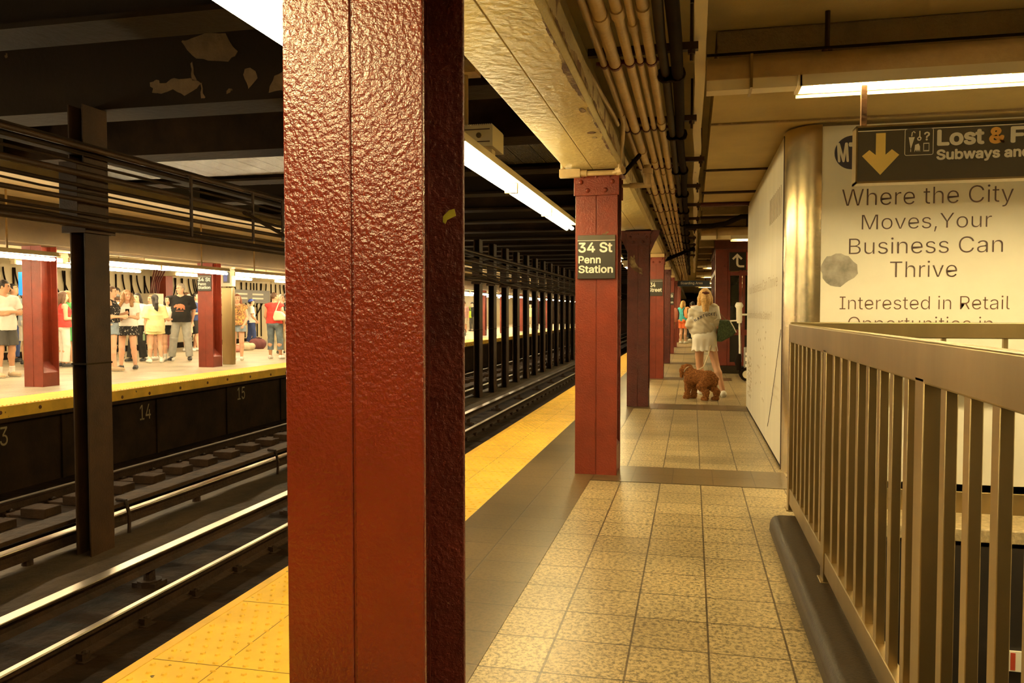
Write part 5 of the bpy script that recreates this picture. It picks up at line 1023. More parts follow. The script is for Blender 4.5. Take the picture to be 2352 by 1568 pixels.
def surface_nets(f, lo, h):
    s = f < 0; nx, ny, nz = f.shape
    offs = [(i, j, k) for i in (0, 1) for j in (0, 1) for k in (0, 1)]
    cnt = np.zeros((nx - 1, ny - 1, nz - 1), np.int8)
    for i, j, k in offs: cnt += s[i:nx - 1 + i, j:ny - 1 + j, k:nz - 1 + k]
    act = np.argwhere((cnt > 0) & (cnt < 8))
    idx = np.full(cnt.shape, -1, np.int32); idx[tuple(act.T)] = np.arange(len(act))
    val = {o: f[act[:, 0] + o[0], act[:, 1] + o[1], act[:, 2] + o[2]] for o in offs}
    P = np.zeros((len(act), 3)); C_ = np.zeros(len(act))
    for o in offs:
        for a in range(3):
            if o[a] == 0:
                o2 = tuple(1 if q == a else o[q] for q in range(3)); v0, v1 = val[o], val[o2]
                m = (v0 < 0) != (v1 < 0); t = np.where(m, v0 / np.where(m, v0 - v1, 1), 0)
                p = np.array(o, float)[None, :].repeat(len(act), 0); p[:, a] = t
                P += p * m[:, None]; C_ += m
    P = (P / C_[:, None] + act) * h + lo
    faces = []
    for a in range(3):
        b, c = (a + 1) % 3, (a + 2) % 3
        sl0 = [slice(None)] * 3; sl1 = [slice(None)] * 3; sl0[a] = slice(0, -1); sl1[a] = slice(1, None)
        e = np.argwhere(s[tuple(sl0)] != s[tuple(sl1)])
        e = e[(e[:, b] > 0) & (e[:, c] > 0) & (e[:, b] < f.shape[b] - 1) & (e[:, c] < f.shape[c] - 1)]
        q = []
        for db, dc in ((0, 0), (1, 0), (1, 1), (0, 1)):
            g = e.copy(); g[:, b] -= db; g[:, c] -= dc; q.append(idx[g[:, 0], g[:, 1], g[:, 2]])
        q = np.stack(q, 1); inside = s[e[:, 0], e[:, 1], e[:, 2]]
        q[~inside] = q[~inside][:, ::-1]
        faces.append(q)
    return P, np.concatenate(faces)

def skin_mesh(name, sdf, mats, pick=None):
    V, Fq = sdf.mesh()
    me = bpy.data.meshes.new(name)
    me.vertices.add(len(V)); me.vertices.foreach_set('co', V.astype(np.float32).ravel())
    me.loops.add(Fq.size); me.loops.foreach_set('vertex_index', Fq.astype(np.int32).ravel())
    me.polygons.add(len(Fq)); me.polygons.foreach_set('loop_start', np.arange(0, Fq.size, 4, dtype=np.int32))
    try: me.polygons.foreach_set('loop_total', np.full(len(Fq), 4, np.int32))
    except Exception: pass
    for m in (mats if isinstance(mats, (list, tuple)) else [mats]): me.materials.append(m)
    me.update(calc_edges=True); me.validate()
    me.polygons.foreach_set('use_smooth', np.ones(len(me.polygons), bool))
    if pick is not None and len(me.polygons) == len(Fq):
        me.polygons.foreach_set('material_index', pick(V[Fq].mean(1)).astype(np.int32))
    me.update()
    return me
def skin_part(name, sdf, mats, parent, pick=None, label=None):
    o = bpy.data.objects.new(name, skin_mesh(name, sdf, mats, pick)); link(o, parent)
    LOC[o.name] = LOC.get(parent.name, (0, 0, 0))
    if label: o['label'] = label
    return o
def local_part(name, mb, mat, parent, smooth=40, bevel=0, label=None):
    o = bpy.data.objects.new(name, to_mesh(name, mb, mat, (0, 0, 0), smooth)); link(o, parent)
    if bevel:
        b = o.modifiers.new('bevel', 'BEVEL'); b.width = bevel; b.segments = 2; b.limit_method = 'ANGLE'
    if label: o['label'] = label
    return o

def mat_cloth(name, c, **k): return M(name, c, rough=.8, spec=.25, bump=.2, bscale=14, **k)
EYE = M('dark_eye', (.03, .02, .015), rough=.3)
LIP = M('lip', (.50, .22, .14), rough=.5)
SKINS = {'fair': M('fair_skin', (.72, .42, .27), rough=.5, var=.06, vscale=8), 'tan': M('tan_skin', (.56, .30, .17), rough=.5, var=.06, vscale=8), 'deep': M('deep_skin', (.30, .14, .075), rough=.5)}
HAIRS = {n: M(n + '_hair', c, rough=.5, bump=.5, bscale=60, var=.4, vscale=25, stretch=(4, 4, .6)) for n, c in
         (('black', (.022, .014, .010)), ('brown', (.11, .05, .02)), ('light_brown', (.34, .18, .07)), ('blonde', (.62, .36, .11)), ('grey', (.35, .30, .24)), ('red_brown', (.25, .08, .035)))}
CLOTH = {}
def cloth(n, c=None, **k):
    if n not in CLOTH: CLOTH[n] = mat_cloth(n, c, **k)
    return CLOTH[n]
WHITE_C = cloth('white_cotton', (.80, .76, .68)); DGREY = cloth('dark_grey_cotton', (.085, .080, .070)); BLACK_C = cloth('black_cotton', (.022, .020, .018))
DENIM = cloth('light_denim', (.27, .33, .38), var=.2, vscale=10); JEANS = cloth('blue_grey_denim', (.15, .19, .22), var=.25, vscale=9); GREY_J = cloth('pale_grey_denim', (.40, .40, .36), var=.12, vscale=8)
YELLOW_C = cloth('pale_yellow_cotton', (.80, .74, .38)); RED_C = cloth('red_jersey', (.62, .06, .05)); GREEN_C = cloth('green_cotton', (.10, .40, .13)); NAVY_C = cloth('navy_cotton', (.04, .06, .16))
BLUE_C = cloth('bright_blue_cotton', (.06, .11, .50)); PINK_C = cloth('dusty_pink_cotton', (.52, .30, .27)); KHAKI = cloth('khaki_cotton', (.50, .42, .28)); OFFWHITE = cloth('oatmeal_fleece', (.62, .55, .42))
TEAL = cloth('teal_nylon', (.06, .36, .40)); ORANGE_C = cloth('orange_cotton', (.85, .19, .06)); MAROON = cloth('maroon_canvas', (.14, .05, .05)); SPOT = cloth('black_spotted_cotton', (.022, .02, .02), c3=(.75, .68, .55), s3=30, lo3=.60, hi3=.62)
FLORAL = cloth('floral_cotton', (.35, .16, .08), c2=(.75, .42, .12), vscale=26, lo=.5, hi=.55, c3=(.05, .06, .03), s3=30, lo3=.58, hi3=.6)
SHOE_TAN = M('tan_suede', (.45, .33, .20), rough=.8); SHOE_WHITE = M('white_trainer', (.78, .74, .66), rough=.6); SHOE_BLACK = M('black_trainer', (.03, .028, .026), rough=.5); SHOE_GREY = M('grey_trainer', (.25, .24, .22), rough=.6)

ARM = {  # elbow, wrist, hand direction (fractions of height; x is multiplied by the side)
    'down': ((.135, -.018, .640), (.140, .020, .500), (0, .15, -1)),
    'back': ((.140, -.050, .650), (.120, -.050, .520), (-.3, .0, -1)),
    'hold': ((.130, -.010, .640), (.060, .120, .640), (-.6, .8, .1)),
    'phone': ((.125, .000, .645), (.055, .125, .675), (-.5, .8, .25)),
    'strap': ((.150, .010, .660), (.095, .085, .760), (-.4, .3, .6)),
    'low': ((.140, -.010, .640), (.110, .085, .540), (-.3, .7, -.6)),
    'crossR': ((.150, .010, .665), (-.055, .112, .672), (-1, -.1, .0)),
    'crossL': ((.150, .010, .660), (-.065, .098, .645), (-1, -.1, .12)),
}
def person(label, loc, H, face, skin='fair', b=1., belly=0., fem=False, arms=('down', 'down'), feet=((.06, 0), (.06, 0)), head=(0, 0), hair=('short', 'black'),
           top=None, bottom=None, shoes=None, socks=None, h=.0085, group=None, z0=None, hat=None):
    away = math.atan2(-loc[0], loc[1])
    rz = away + math.radians(face)
    fz = loc[2] if len(loc) > 2 else 0
    sh = (.094 if fem else .106) * (b ** .6)
    J = {}
    for i, s in enumerate((1, -1)):
        fx, fy = feet[i]
        J['hip', s] = np.array((s * .050 * b, 0, .530)); J['ank', s] = np.array((s * fx, fy, .048))
        J['knee', s] = np.array((s * (.054 * b * .55 + fx * .45), fy * .45 + .016 + max(0, abs(fy) - .05) * .1, .285))
        J['sho', s] = np.array((s * sh, -.006, .806))
        e, w, d = ARM[arms[i]] if isinstance(arms[i], str) else arms[i]
        q = sh - .105
        J['elb', s] = np.array((s * (e[0] + q), e[1], e[2])); J['wri', s] = np.array((s * (w[0] + (q if w[0] > 0 else 0)), w[1], w[2])); J['dir', s] = np.array((s * d[0], d[1], d[2]), float)
    for k in J: J[k] = J[k] * (1 if k[0] == 'dir' else H)
    yw, pt = math.radians(head[0]), math.radians(head[1])
    RM = np.array(Matrix.Rotation(yw, 3, 'Z') @ Matrix.Rotation(pt, 3, 'X'))
    hc = np.array((0, .012, .935)) * H
    def hp(x, y, z): return hc + RM @ (np.array((x, y, z)) * H)
    def v(x, y, z): return np.array((x, y, z)) * H
    def torso(S, t=0., k=.03):
        S.ell(v(0, -.004, .735), np.array((.088 * b, .060 * b, .105)) * H + t, k * H)
        S.ell(v(0, .006 + belly * .3, .635), np.array((.076 * b, (.057 + belly) * b, .10)) * H + t, k * H)
        S.ell(v(0, -.004, .550), np.array((.088 * b * (1.04 if fem else 1), .066 * b, .07)) * H + t, k * H)
        S.cone(v(-sh * .86, -.006, .800), v(sh * .86, -.006, .800), .034 * H + t, .034 * H + t, k * H)
        if fem:
            for s in (1, -1): S.ell(v(s * .042, .046, .735), np.array((.038, .034, .036)) * H + t, k * H)
    S = SDF(h)
    torso(S)
    S.cone(v(0, -.008, .82), hp(0, -.008, -.05), .033 * H * b ** .4, .031 * H, .02 * H)
    for s in (1, -1):
        S.cone(v(0, -.012, .838), v(s * sh * .8, -.010, .812), .022 * H, .022 * H, .02 * H)
        hip, kn, an = J['hip', s], J['knee', s], J['ank', s]
        S.ell(v(s * .042, -.040, .530), np.array((.046, .042, .048)) * H * b, .03 * H)
        S.cone(hip, kn, .049 * H * b, .033 * H * b ** .5, .02 * H)
        mid = kn + (an - kn) * .3 + np.array((0, -.012, 0)) * H
        S.chain([kn, mid, an], [.031 * H * b ** .5, .033 * H * b ** .5, .0195 * H], .015 * H)
        S.cone(an + v(0, -.018, -.022), an + v(s * .014, .085, -.032), .022 * H, .016 * H, .015 * H)
        sp, el, wr = J['sho', s], J['elb', s], J['wri', s]
        S.cone(sp, el, .029 * H * b ** .6, .0225 * H * b ** .5, .02 * H)
        S.chain([el, el + (wr - el) * .3, wr], [.0215 * H, .0225 * H * b ** .4, .0145 * H], .012 * H)
        d = J['dir', s] / np.linalg.norm(J['dir', s])
        f0 = (wr - el) / np.linalg.norm(wr - el)
        side = np.cross(d, np.array((1., 0, 0)) if abs(d[0]) < .6 else np.array((0, 1., 0))); side /= np.linalg.norm(side)
        nrm = np.cross(side, d)
        pe = wr + d * .046 * H
        for q in (-.010, 0, .010): S.cone(wr + side * q * .6 * H, pe + side * q * H, .0095 * H, .0085 * H, .008 * H)
        for q, L_ in ((-.0165, .034), (-.0056, .041), (.0056, .043), (.0165, .036)):
            m_ = pe + side * q * H + d * L_ * .5 * H; e_ = m_ + (d * .8 + nrm * .45 * -s) * L_ * .5 * H
            S.chain([pe + side * q * .9 * H, m_, e_], [.0058 * H, .0054 * H, .0046 * H], .002 * H)
        S.chain([wr + d * .016 * H + side * .012 * H, wr + d * .036 * H + side * .028 * H, wr + d * .056 * H + side * .032 * H], [.0075 * H, .0065 * H, .0052 * H], .005 * H)
    # head
    S.ell(hp(0, -.006, .006), np.array((.043, .053, .058)) * H, .02 * H, R=RM)
    S.ell(hp(0, .010, -.030), np.array((.033, .036, .036)) * H, .02 * H, R=RM)
    S.ell(hp(0, .030, -.056), np.array((.014, .012, .010)) * H, .012 * H, R=RM)
    for s in (1, -1):
        S.ell(hp(s * .0175, .0515, -.001), np.array((.0105, .008, .008)) * H, .008 * H, 'sub', R=RM)
        S.ell(hp(s * .043, -.006, -.008), np.array((.006, .012, .018)) * H, .004 * H, R=RM)
        S.cone(hp(s * .010, .043, .010), hp(s * .027, .037, .009), .006 * H, .005 * H, .008 * H)
    S.cone(hp(0, .045, .000), hp(0, .056, -.020), .0055 * H, .0085 * H, .006 * H)
    S.cone(hp(-.010, .041, -.036), hp(.010, .041, -.036), .0060 * H, .0060 * H, .004 * H)
    ec = [hp(s * .0175, .046, -.001) for s in (1, -1)]; bc = [(hp(s * .010, .048, .012), hp(s * .027, .043, .011)) for s in (1, -1)]; mc = (hp(-.012, .047, -.036), hp(.012, .047, -.036))
    def seg(p, a, b_):
        ab = b_ - a; t = np.clip(((p - a) @ ab) / (ab @ ab), 0, 1); return np.linalg.norm(p - a - t[:, None] * ab, axis=1)
    def pick(c):
        m = np.zeros(len(c), int)
        for e in ec: m[np.linalg.norm((c - e) / np.array((1, 1, .75)), axis=1) < .0066 * H] = 1
        for a, q in bc: m[seg(c, a, q) < .0034 * H] = 2
        m[seg(c, *mc) < .0048 * H] = 3
        return m
    hm = HAIRS[hair[1]]
    o = bpy.data.objects.new('person', skin_mesh('person', S, [SKINS[skin], EYE, hm, LIP], pick)); link(o)
    o.location = (loc[0], loc[1], fz); o.rotation_euler = (0, 0, rz)
    tag(o, label, 'person', group, 'thing')
    # hair
    st = hair[0]
    if st != 'bald':
        A = SDF(h * .9)
        A.ell(hp(0, -.011, .012), np.array((.0485, .056, .057)) * H, .01 * H, R=RM)
        inv = RM.T
        def hl(x, y, z):
            X, Y, Z = x - hc[0], y - hc[1], z - hc[2]
            return (inv[1][0] * X + inv[1][1] * Y + inv[1][2] * Z) / H, (inv[2][0] * X + inv[2][1] * Y + inv[2][2] * Z) / H
        if st == 'short': A.cut(lambda x, y, z: np.maximum(-.038 * H - hl(x, y, z)[1] * H, -1))
        A.cut(lambda x, y, z: np.minimum((hl(x, y, z)[0] - .016), (.030 - hl(x, y, z)[1])) * H)
        A2 = A
        if st in ('long', 'curly'):
            Ln = hair[2] if len(hair) > 2 else .13
            for s in (1, -1):
                A.chain([hp(s * .034, -.015, .02), hp(s * .046, -.020, -.03), v(s * .062, -.025 + (.045 if st == 'curly' else 0), .935 - Ln)], [.022 * H, .024 * H, .016 * H], .01 * H)
                if st == 'curly': A.chain([hp(s * .044, .012, .01), hp(s * .056, .018, -.05), v(s * .066, .058, .80)], [.018 * H, .024 * H, .02 * H], .01 * H)
            A.chain([hp(0, -.04, .02), hp(0, -.052, -.04), v(0, -.060, .935 - Ln * 1.1)], [.036 * H, .040 * H, .026 * H], .015 * H)
        if st == 'pony':
            A.chain([hp(0, -.055, .015), hp(0, -.082, -.01), v(0, -.095, .87), v(.0, -.088, .80), v(.012, -.082, .76)], [.018 * H, .022 * H, .026 * H, .028 * H, .012 * H], .008 * H)
            A.chain([hp(-.03, -.03, -.02), v(-.025, -.06, .83)], [.02 * H, .018 * H], .01 * H)
        if st == 'bun': A.ell(hp(0, -.066, .025), np.array((.026, .024, .026)) * H, .01 * H)
        amp = .006 if st == 'curly' else .0018
        fq = 150 if st == 'curly' else 260
        A.post = lambda x, y, z: amp * (np.sin(x * fq + z * 60) * np.sin(y * fq) + np.sin(z * fq * .7 + y * 90) * .6)
        skin_part('hair', A, hm, o)
    if hat:
        A = SDF(h * .9)
        A.ell(hp(0, -.009, .016), np.array((.051, .060, .056)) * H, .01 * H, R=RM)
        inv = RM.T
        A.cut(lambda x, y, z: (.020 * H - (inv[2][0] * (x - hc[0]) + inv[2][1] * (y - hc[1]) + inv[2][2] * (z - hc[2]))))
        A.ell(hp(0, .066, .026), np.array((.038, .044, .006)) * H, .006 * H, R=RM)
        skin_part('cap', A, hat, o)
    # top
    if top:
        t = top.get('t', .016); hem = top.get('hem', .50); slv = top.get('sleeve', .5); A = SDF(h)
        torso(A, t, .04)
        A.fcone(v(0, .0 + belly * .4, hem), v(0, belly * .3, .68), (.094 * b + top.get('flare', 0)) * H + t, .080 * b * H + t, .05 * H, ys=(.74 + belly * 2.4))
        if slv:
            for s in (1, -1):
                sp, el, wr = J['sho', s], J['elb', s], J['wri', s]
                if slv <= 1: A.fcone(sp + (sp - el) * .12, sp + (el - sp) * slv, .030 * H * b ** .6 + t, (.030 + .006 * slv) * H * b ** .6 + t * 1.1, .02 * H)
                else:
                    A.cone(sp, el, .030 * H * b ** .6 + t, .026 * H + t, .02 * H); A.fcone(el - (wr - el) * .1, el + (wr - el) * (slv - 1), .026 * H + t, .020 * H + t * .8, .02 * H)
        zn = top.get('neck', .832) * H
        A.cut(lambda x, y, z: np.maximum(hem * H - z, -1) + 0 * x)
        if top.get('straps'):   # sleeveless: cut the shoulders away
            w_ = .068 * H
            A.cut(lambda x, y, z: np.minimum(np.abs(x) - w_, z - .772 * H))
        A.cut(lambda x, y, z: np.minimum(np.maximum(z - zn + .25 * np.maximum(y, -.5) - .35 * np.abs(x), -1), 1))
        if top.get('folds', 1):
            A.post = lambda x, y, z: .0022 * np.sin(z * 55 + x * 40 + 2 * np.sin(y * 30)) * np.sin(x * 33 - z * 20)
        skin_part(top.get('name', 'shirt'), A, top['mat'], o)
    if bottom:
        kd = bottom['kind']; t = bottom.get('t', .014); A = SDF(h); ln = bottom.get('len', .5)
        wz = bottom.get('waist', .60)
        if kd == 'skirt':
            A.fcone(v(0, 0, bottom.get('hem', .40)), v(0, belly * .3, wz), bottom.get('r', .125) * b * H, .082 * b * H + t, .02 * H, ys=.80)
            A.ell(v(0, -.004, .55), np.array((.088 * b, .066 * b, .07)) * H + t, .03 * H)
            for s in (1, -1): A.ell(v(s * .042, -.040, .530), np.array((.046, .042, .048)) * H * b + t, .05 * H)
            A.cut(lambda x, y, z: np.maximum(z - wz * H, bottom.get('hem', .40) * H - z + .012 * np.sin(x * 45) * np.cos(y * 40)))
            A.post = lambda x, y, z: .006 * np.sin(np.arctan2(y, x) * 11) * np.clip((.56 * H - z) / (.15 * H), 0, 1)
        else:
            A.ell(v(0, -.004 + belly * .2, .555), np.array((.088 * b, .066 * b + belly * .5, .072)) * H + t, .03 * H)
            for s in (1, -1):
                hip, kn, an = J['hip', s], J['knee', s], J['ank', s]
                A.ell(v(s * .042, -.040, .530), np.array((.044, .040, .046)) * H * b + t * .8, .03 * H)
                fl = bottom.get('flare', .008)
                if ln <= 1: A.fcone(hip, hip + (kn - hip) * ln, .050 * H * b + t, (.050 - .014 * ln + fl) * H * b ** .7 + t, .02 * H)
                else:
                    A.cone(hip, kn, .050 * H * b + t, (.035 + fl * .4) * H * b ** .5 + t, .02 * H)
                    A.fcone(kn + v(0, 0, .01), kn + (an - kn) * (ln - 1), (.035 + fl * .4) * H * b ** .5 + t, ((.037 - .013 * (ln - 1) ** 2) * b ** .5 + fl) * H + t, .015 * H)
            A.cut(lambda x, y, z: z - wz * H + 0 * x)
            A.post = lambda x, y, z: .0025 * np.sin(z * 48 + np.sin(x * 30) * 2) * np.sin(y * 40 + x * 25)
        skin_part(bottom.get('name', {'skirt': 'skirt'}.get(kd, 'shorts' if ln <= 1 else 'trousers')), A, bottom['mat'], o)
    for s in (1, -1):
        an = J['ank', s]
        if socks:
            A = SDF(h); A.fcone(an + v(0, 0, -.02), an + (J['knee', s] - an) * .28, .023 * H, .027 * H, .005); skin_part('sock', A, socks, o)
        if shoes:
            A = SDF(h * .9); fz_ = an[2]
            A.cone(an + v(0, -.020, -.022), an + v(s * .015, .092, -.026), .030 * H, .024 * H, .01)
            A.cone(an + v(0, -.016, -.012), an + v(s * .006, .045, -.018), .026 * H, .022 * H, .01)
            A.cut(lambda x, y, z: np.maximum(-z, z - .062 * H) + 0 * x)
            skin_part('shoe', A, [shoes, SHOE_WHITE], o, pick=lambda c: (c[:, 2] < .016).astype(int))
    PJ[o.name] = (J, H, RM, hc)
    return o
PJ = {}
def carried(name, label, cat, owner, loc, builder, group=None):
    """a thing a person carries: its own top-level object, placed in the person's frame"""
    e = bpy.data.objects.new(name, None); e.empty_display_size = .1; link(e)
    m = Matrix.Translation(owner.location) @ Matrix.Rotation(owner.rotation_euler.z, 4, 'Z')
    e.matrix_world = m @ Matrix.Translation(loc); tag(e, label, cat, group, 'thing')
    builder(e); return e
# ================================================================ PEOPLE ON THE FAR PLATFORM
Fp = lambda x, y: (x, y, FZ)
fd = (.065, 0)
person('man in white tee and dark grey shorts standing with folded arms', Fp(-12.01, 11.91), 1.74, -150, 'tan', arms=('crossR', 'crossL'), feet=((.075, .02), (.075, -.02)), head=(38, -4), hair=('short', 'black'),
       top=dict(mat=WHITE_C, sleeve=.72, hem=.485, t=.022), bottom=dict(kind='shorts', mat=DGREY, len=.82, flare=.022), shoes=SHOE_TAN, socks=WHITE_C, h=.0075)
q = person('person in dark cap, pale shirt and white shorts behind the man with folded arms', Fp(-14.3, 14.75), 1.74, -60, 'fair', arms=('down', 'low'), head=(-10, 8), hair=('short', 'brown'), hat=BLACK_C,
       top=dict(mat=cloth('pale_blue_cotton', (.45, .50, .55)), sleeve=.6, hem=.5), bottom=dict(kind='shorts', mat=WHITE_C, len=.9, flare=.025), shoes=SHOE_BLACK)
def shoulder_bag(mat, w=.26, hgt=.26, d=.10, strap=.55):
    def f(e):
        poly = [(-w * .42, hgt * .5), (w * .42, hgt * .5), (w * .52, -hgt * .42), (w * .44, -hgt * .5), (-w * .44, -hgt * .5), (-w * .52, -hgt * .42)]
        local_part('bag_body', MB().prism(poly, 'x', -d / 2, d / 2), mat, e, bevel=.025)
        n = 9
        local_part('strap', MB().tube([(0, -w * .34 + w * .68 * k / (n - 1), hgt * .45 + strap * math.sin(math.pi * k / (n - 1)) ** .7) for k in range(n)], .011, 6), mat, e)
    return f
carried('shoulder_bag', 'black shoulder bag on the person in dark cap', 'bag', q, (-.20, -.03, 1.12), shoulder_bag(BLACK_C, .24, .34, .12, .3))
person('dark-haired man in a blue shirt, half hidden behind the man with folded arms', Fp(-15.3, 15.4), 1.82, -110, 'tan', head=(0, 10), hair=('short', 'black'), top=dict(mat=NAVY_C, sleeve=.6), bottom=dict(kind='trousers', mat=NAVY_C, len=1.9), shoes=SHOE_BLACK, h=.011)
person('woman in red ruffled top and white trousers, half hidden by the riveted column', Fp(-12.96, 14.32), 1.60, -70, 'fair', fem=True, arms=('hold', 'hold'), hair=('long', 'brown'), top=dict(mat=RED_C, sleeve=0, straps=1, hem=.53, flare=.02), bottom=dict(kind='trousers', mat=WHITE_C, len=1.9), shoes=SHOE_BLACK, h=.009)
person('woman in green dress facing away beside the dark trackside post', Fp(-13.23, 14.74), 1.63, -40, 'fair', fem=True, b=1.1, arms=('hold', 'down'), hair=('long', 'light_brown', .09), top=dict(mat=GREEN_C, sleeve=.45, hem=.5, t=.02, name='dress_bodice'), bottom=dict(kind='skirt', mat=GREEN_C, hem=.33, waist=.62, r=.118, name='dress_skirt'), shoes=SHOE_TAN, h=.009)
person('woman in black tank top and denim shorts, half hidden by the dark trackside post', Fp(-11.20, 13.62), 1.68, -110, 'fair', fem=True, arms=('hold', 'phone'), head=(0, 0), hair=('pony', 'brown'), feet=((.06, .05), (.06, -.05)),
       top=dict(mat=SPOT, sleeve=0, straps=1, hem=.575, t=.010), bottom=dict(kind='shorts', mat=DENIM, len=.42, flare=.012), shoes=SHOE_TAN, h=.008)
cg = person('young woman with long curly hair, white tee and spotted black skirt', Fp(-11.205, 14.081), 1.62, 165, 'fair', b=1.06, fem=True, arms=('hold', 'phone'), feet=((.085, 0), (.085, .01)), head=(32, 4), hair=('curly', 'light_brown', .16),
       top=dict(mat=WHITE_C, sleeve=.62, hem=.545, t=.018), bottom=dict(kind='skirt', mat=SPOT, hem=.43, waist=.60, r=.122), shoes=SHOE_BLACK, h=.0075)
carried('phone', 'black phone held by the curly haired woman', 'phone', cg, (-.075, .285, 1.16), lambda e: local_part('body', MB().box(-.037, .037, -.005, .005, -.07, .07), BLACKISH, e, bevel=.003))
q = person('person in white top and wide black trousers behind the curly haired woman', Fp(-12.73, 16.34), 1.61, 150, 'fair', fem=True, arms=('strap', 'down'), hair=('long', 'black', .1), feet=((.09, .04), (.07, -.02)), top=dict(mat=WHITE_C, sleeve=.7, hem=.53, t=.02), bottom=dict(kind='trousers', mat=BLACK_C, len=1.93, flare=.022), shoes=SHOE_BLACK)
carried('shoulder_bag', 'dark shoulder bag hanging beside the wide black trousers', 'bag', q, (.20, .05, .88), shoulder_bag(MAROON, .26, .26, .11, .5))
person('person in grey cap, mostly hidden behind the curly haired woman', Fp(-13.74, 16.9), 1.60, 20, 'fair', hair=('short', 'brown'), hat=DGREY, top=dict(mat=WHITE_C, sleeve=.6), bottom=dict(kind='trousers', mat=DGREY, len=1.9), shoes=SHOE_BLACK, h=.010)
person('dark-haired man far back by the mural, above the grey cap', Fp(-14.75, 18.15), 1.80, 165, 'tan', head=(0, -14), hair=('short', 'black'), top=dict(mat=NAVY_C, sleeve=.6), bottom=dict(kind='trousers', mat=JEANS, len=1.9), shoes=SHOE_BLACK, h=.010)
yg = person('girl in matching pale yellow shirt and shorts seen from behind, dark ponytail', Fp(-12.015, 16.015), 1.57, 12, 'fair', b=1.05, fem=True, arms=('low', 'down'), feet=((.075, .0), (.075, .03)), head=(5, 0), hair=('pony', 'black'),
       top=dict(mat=YELLOW_C, sleeve=.95, hem=.455, t=.034, flare=.012), bottom=dict(kind='shorts', mat=YELLOW_C, len=.42, flare=.02, t=.02), shoes=SHOE_WHITE, socks=WHITE_C, h=.0075)
carried('water_bottle', 'small bottle held by the girl in yellow', 'bottle', yg, (-.235, .03, .60), lambda e: (local_part('bottle_body', MB().tube([(0, 0, -.08), (0, 0, .05), (0, 0, .075), (0, 0, .10)], [.026, .026, .012, .012], 12), cloth('bottle_green', (.16, .22, .12)), e), local_part('bottle_cap', MB().tube([(0, 0, .10), (0, 0, .118)], .016, 10), WHITE_LET, e)))
person('long dark-haired woman in white between the girl in yellow and the bear shirt', Fp(-12.2, 16.75), 1.55, 170, 'fair', fem=True, arms=('down', 'hold'), hair=('long', 'black', .13), feet=((.05, .03), (.05, 0)), top=dict(mat=WHITE_C, sleeve=.55, hem=.55), bottom=dict(kind='shorts', mat=BLACK_C, len=.5), shoes=SHOE_WHITE, socks=WHITE_C, h=.0085)
person('pale-haired woman in white, face just left of the ponytail girl', Fp(-12.80, 16.95), 1.58, 130, 'fair', fem=True, arms=('hold', 'down'), hair=('long', 'light_brown', .07), top=dict(mat=WHITE_C, sleeve=.6, hem=.55), bottom=dict(kind='shorts', mat=BLACK_C, len=.6), shoes=SHOE_WHITE, h=.0095)
bm_ = person('man in black bear tee and pale grey jeans with glasses, hands behind his back', Fp(-11.946, 16.862), 1.85, 172, 'fair', b=1.16, belly=.016, arms=('back', 'back'), feet=((.115, 0), (.10, .0)), head=(-42, 2), hair=('short', 'grey'),
       top=dict(mat=BLACK_C, sleeve=.85, hem=.50, t=.020), bottom=dict(kind='trousers', mat=GREY_J, len=1.96, flare=.010), shoes=SHOE_BLACK, h=.0078)
# bear print and glasses
bear = [(-.13, -.005), (-.135, .03), (-.11, .055), (-.085, .075), (-.055, .07), (-.03, .082), (.02, .085), (.06, .075), (.10, .055), (.115, .02), (.12, -.05), (.085, -.05), (.075, -.015), (.055, -.02), (.05, -.05), (.02, -.05), (.02, -.015), (-.02, -.012), (-.045, -.05), (-.075, -.05), (-.055, -.005), (-.085, .012), (-.105, -.008)]
def drape(owner, cloth_name, polys, origin, du, dv, d, mat, name, label, eps=.003):
    """put flat shapes onto the surface of a garment by following it along direction d (person's own frame)"""
    tgt = [c for c in owner.children if c.name.split('.')[0] == cloth_name][0]
    me = tgt.data; bv = BVHTree.FromPolygons([v.co for v in me.vertices], [p.vertices for p in me.polygons])
    vs = []; fs = []
    o = Vector(origin); du = Vector(du); dv = Vector(dv); d = Vector(d)
    for pts, faces in polys:
        base = len(vs)
        for u, w in pts:
            p = o + du * u + dv * w
            hit = bv.ray_cast(p, d)
            vs.append(tuple(hit[0] - d * eps) if hit[0] is not None else tuple(p + d * .2))
        fs += [tuple(i + base for i in f) for f in faces]
    mb = MB(); mb.add(vs, fs)
    return local_part(name, mb, mat, owner, smooth=None, label=label)
def grid_poly(poly, step):
    """cells of a polygon so that a print can bend with the cloth"""
    xs = [p[0] for p in poly]; ys = [p[1] for p in poly]; pts = []; fs = []
    def ins(x, y):
        c = False; j = len(poly) - 1
        for i in range(len(poly)):
            if (poly[i][1] > y) != (poly[j][1] > y) and x < (poly[j][0] - poly[i][0]) * (y - poly[i][1]) / (poly[j][1] - poly[i][1]) + poly[i][0]: c = not c
            j = i
        return c
    x = min(xs)
    while x < max(xs):
        y = min(ys)
        while y < max(ys):
            if ins(x + step / 2, y + step / 2):
                b_ = len(pts); pts += [(x, y), (x + step, y), (x + step, y + step), (x, y + step)]; fs.append((b_, b_ + 1, b_ + 2, b_ + 3))
            y += step
        x += step
    return pts, fs
PRINT = M('orange_brown_print', (.42, .15, .07), rough=.8)
for nm_, pl_ in (('bear_print', bear), ('print_line', [(-.09, -.095), (.09, -.095), (.09, -.080), (-.09, -.080)])): drape(bm_, 'shirt', [grid_poly(pl_, .004)], (0, .5, 1.275), (-1, 0, 0), (0, 0, 1), (0, -1, 0), PRINT, nm_, 'orange brown print')
J_, H_, RM_, hc_ = PJ[bm_.name]
def hpt(x, y, z): return tuple(hc_ + RM_ @ (np.array((x, y, z)) * H_))
gm = MB()
